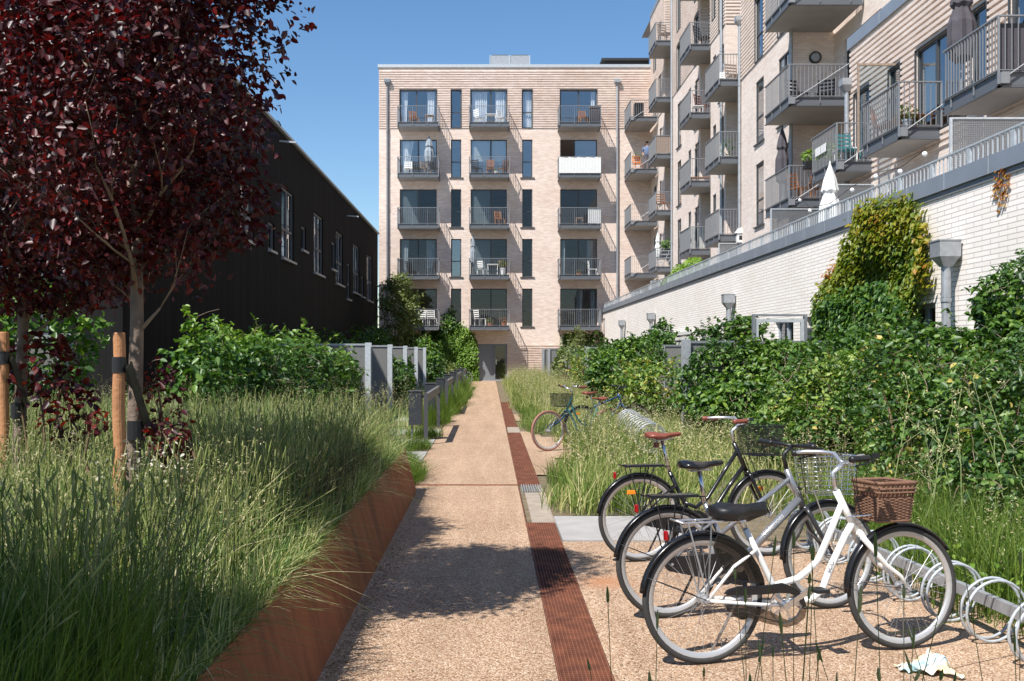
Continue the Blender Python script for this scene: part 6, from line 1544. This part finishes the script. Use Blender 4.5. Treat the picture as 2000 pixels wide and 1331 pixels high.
for i in range(7): mb.bar((8.35 + i * .25, 49.66, LV[0] + .1 + .05 * (i % 3)), (8.5 + i * .25 + .25 * math.sin(i), 49.66, LV[0] + 1.0 - .07 * (i % 2)), .03, .03)
for i in range(4): mb.bar((8.3, 49.65, LV[0] + .3 + i * .2), (10.2, 49.65, LV[0] + .55 + i * .12), .03, .03)
tag(mb.build('lattice_panel', M['galv']), 'grey irregular lattice panel fixed to the lowest tower balcony', 'lattice')
# white lantern
t = thing('lantern', 'white house shaped lantern standing on the grey screen top', 'lantern', (8.7, 36.18, 5.6)); mb = MB(); mb.box(8.95, 9.2, 36.05, 36.3, 5.61, 5.95); mb.rings([[(8.9, 36.0, 5.95), (9.25, 36.0, 5.95), (9.25, 36.35, 5.95), (8.9, 36.35, 5.95)], [(9.06, 36.16, 6.2), (9.09, 36.16, 6.2), (9.09, 36.19, 6.2), (9.06, 36.19, 6.2)]]); mb.tube([(9.075, 36.17, 6.2), (9.075, 36.17, 6.32)], .02, 8); mb.build('lantern_body', M['white_plastic'], t)
mb = MB(); mb.box(9.02, 9.13, 36.04, 36.046, 5.7, 5.85); mb.build('lantern_opening', M['black'], t)
# low block balconies
potplant('green leafy plant in a grey pot on the middle low block balcony', 8.55, 20.4, 6.1, .10, .28, .22, .32, 'leaf_olive', 'galv', 200, .07, 41); potplant('orange pot with yellow green plant on the middle low block balcony', 8.8, 20.9, 6.1, .15, .25, .26, .30, 'leaf_bright', 'terracotta', 200, .07, 42)
table('long white and brown bench on the middle low block balcony', 8.75, 21.1, 6.1, .6, 1.3, .42, 'wood_furn'); chair('orange brown chair at the far end of the middle low block balcony', 8.65, 21.8, 6.1, 1.0, 'wood_furn', 1.0)
mb = MB(); mb.box(8.30, X1, 16.24, 16.26, 6.2, 6.98); tag(mb.build('fabric_windbreak', M['cloth_dark']), 'black fabric windbreak tied behind the rails of the far right balcony', 'windbreak')
chair('green chair on the balcony behind the white parasol', 8.75, 24.3, 6.1, .2, 'teal_paint', 1.0); table('white tray table on the balcony behind the white parasol', 8.9, 24.9, 6.1, .5, .5, .6, 'white_plastic')
mb = MB()
for i in range(2): mb.box(8.22, 8.235, 24.4 + i * .42, 24.75 + i * .42, 6.55, 6.75)
tag(mb.build('painted_board', M['white_plastic']), 'small white boards hung on the rails behind the white parasol', 'board')
# festoon lights
t = thing('string_lights', 'string of round white bulbs strung along the terrace railing', 'lights', (6.6, 18, 4.6)); mb = MB(); pts = [(6.85, 22.6, 5.1)]
bl = [(6.85, 22.0, 4.98), (6.62, 20.6, 4.55), (6.55, 19.2, 4.42), (6.55, 18.0, 4.55), (6.55, 16.9, 4.60), (6.55, 15.9, 4.5), (6.55, 15.0, 4.6)]
for b in bl: pts.append((b[0], b[1], b[2] + .06))
mb.tube(pts, .006, 5); mb.build('cable', M['black'], t)
for b in bl:
    mb = MB(); rr = [[(b[0] + .04 * math.sin(math.pi * q / 8) * math.cos(a), b[1] + .04 * math.sin(math.pi * q / 8) * math.sin(a), b[2] - .04 * math.cos(math.pi * q / 8)) for a in [2*math.pi*i/12 for i in range(12)]] for q in range(1, 8)]; mb.rings(rr); mb.build('bulb', M['bulb'], t, smooth=True)
# person on the corner balcony
def person(label, x, y, z):
    t = thing('person', label, 'person', (x, y, z))
    V = [(0,0,.95),(0,0,1.15),(0,0,1.38),(0,0,1.47),(0,-.01,1.56),(0,-.01,1.68),(.19,0,1.38),(.25,-.02,1.12),(.22,-.16,.92),(-.19,0,1.38),(-.25,-.02,1.12),(-.22,-.16,.92),(.10,0,.88),(.11,0,.48),(.11,.02,.06),(.11,-.12,.03),(-.10,0,.88),(-.11,0,.48),(-.11,.02,.06),(-.11,-.12,.03)]
    E = [(0,1),(1,2),(2,3),(3,4),(4,5),(2,6),(6,7),(7,8),(2,9),(9,10),(10,11),(0,12),(12,13),(13,14),(14,15),(0,16),(16,17),(17,18),(18,19)]
    Rr = [.15,.14,.15,.055,.085,.075,.06,.045,.032,.06,.045,.032,.085,.06,.04,.035,.085,.06,.04,.035]
    me = bpy.data.meshes.new('body'); me.from_pydata(V, E, []); o = bpy.data.objects.new('body', me); C.objects.link(o); o.parent = t
    sk = o.modifiers.new('skin', 'SKIN'); sk.use_smooth_shade = True
    for i, r in enumerate(Rr): me.skin_vertices[0].data[i].radius = (r, r * .75 if i < 3 else r)
    me.skin_vertices[0].data[0].use_root = True
    ss = o.modifiers.new('sub', 'SUBSURF'); ss.levels = 1; ss.render_levels = 1; me.materials.append(M['skin']); o.location = (0, 0, 0)
    def ell(name, m, c, r, n=10):
        mb = MB(); rr = [[(x + c[0] + r[0] * math.sin(math.pi * q / n) * math.cos(a), y + c[1] + r[1] * math.sin(math.pi * q / n) * math.sin(a), z + c[2] - r[2] * math.cos(math.pi * q / n)) for a in [2*math.pi*i/16 for i in range(16)]] for q in range(1, n)]
        mb.rings(rr); return mb.build(name, M[m], t, smooth=True)
    ell('hair', 'hair', (0, .012, 1.675), (.088, .098, .085))
    mb = MB(); mb.rings([[(x + a * math.cos(q), y + b * math.sin(q), z + h) for q in [2*math.pi*i/16 for i in range(16)]] for h, a, b in ((.90, .18, .13), (1.1, .175, .125), (1.3, .19, .13), (1.42, .15, .10), (1.47, .07, .06))])
    for s_ in (-1, 1): mb.tube([(x + .15 * s_, y, z + 1.40), (x + .20 * s_, y, z + 1.36), (x + .25 * s_, y - .02, z + 1.12)], [.07, .072, .058], 10)
    mb.build('shirt', M['shirt'], t, smooth=True)
    mb = MB()
    for s_ in (-1, 1): mb.tube([(x + .09 * s_, y, z + .95), (x + .11 * s_, y, z + .5), (x + .11 * s_, y + .02, z + .08)], [.10, .075, .06], 10)
    mb.build('trousers', M['cloth_dark'], t, smooth=True)
person('person in a blue shirt standing on the corner balcony beside the orange chair', 8.62, YE - 1.9, LV[2] + .03)
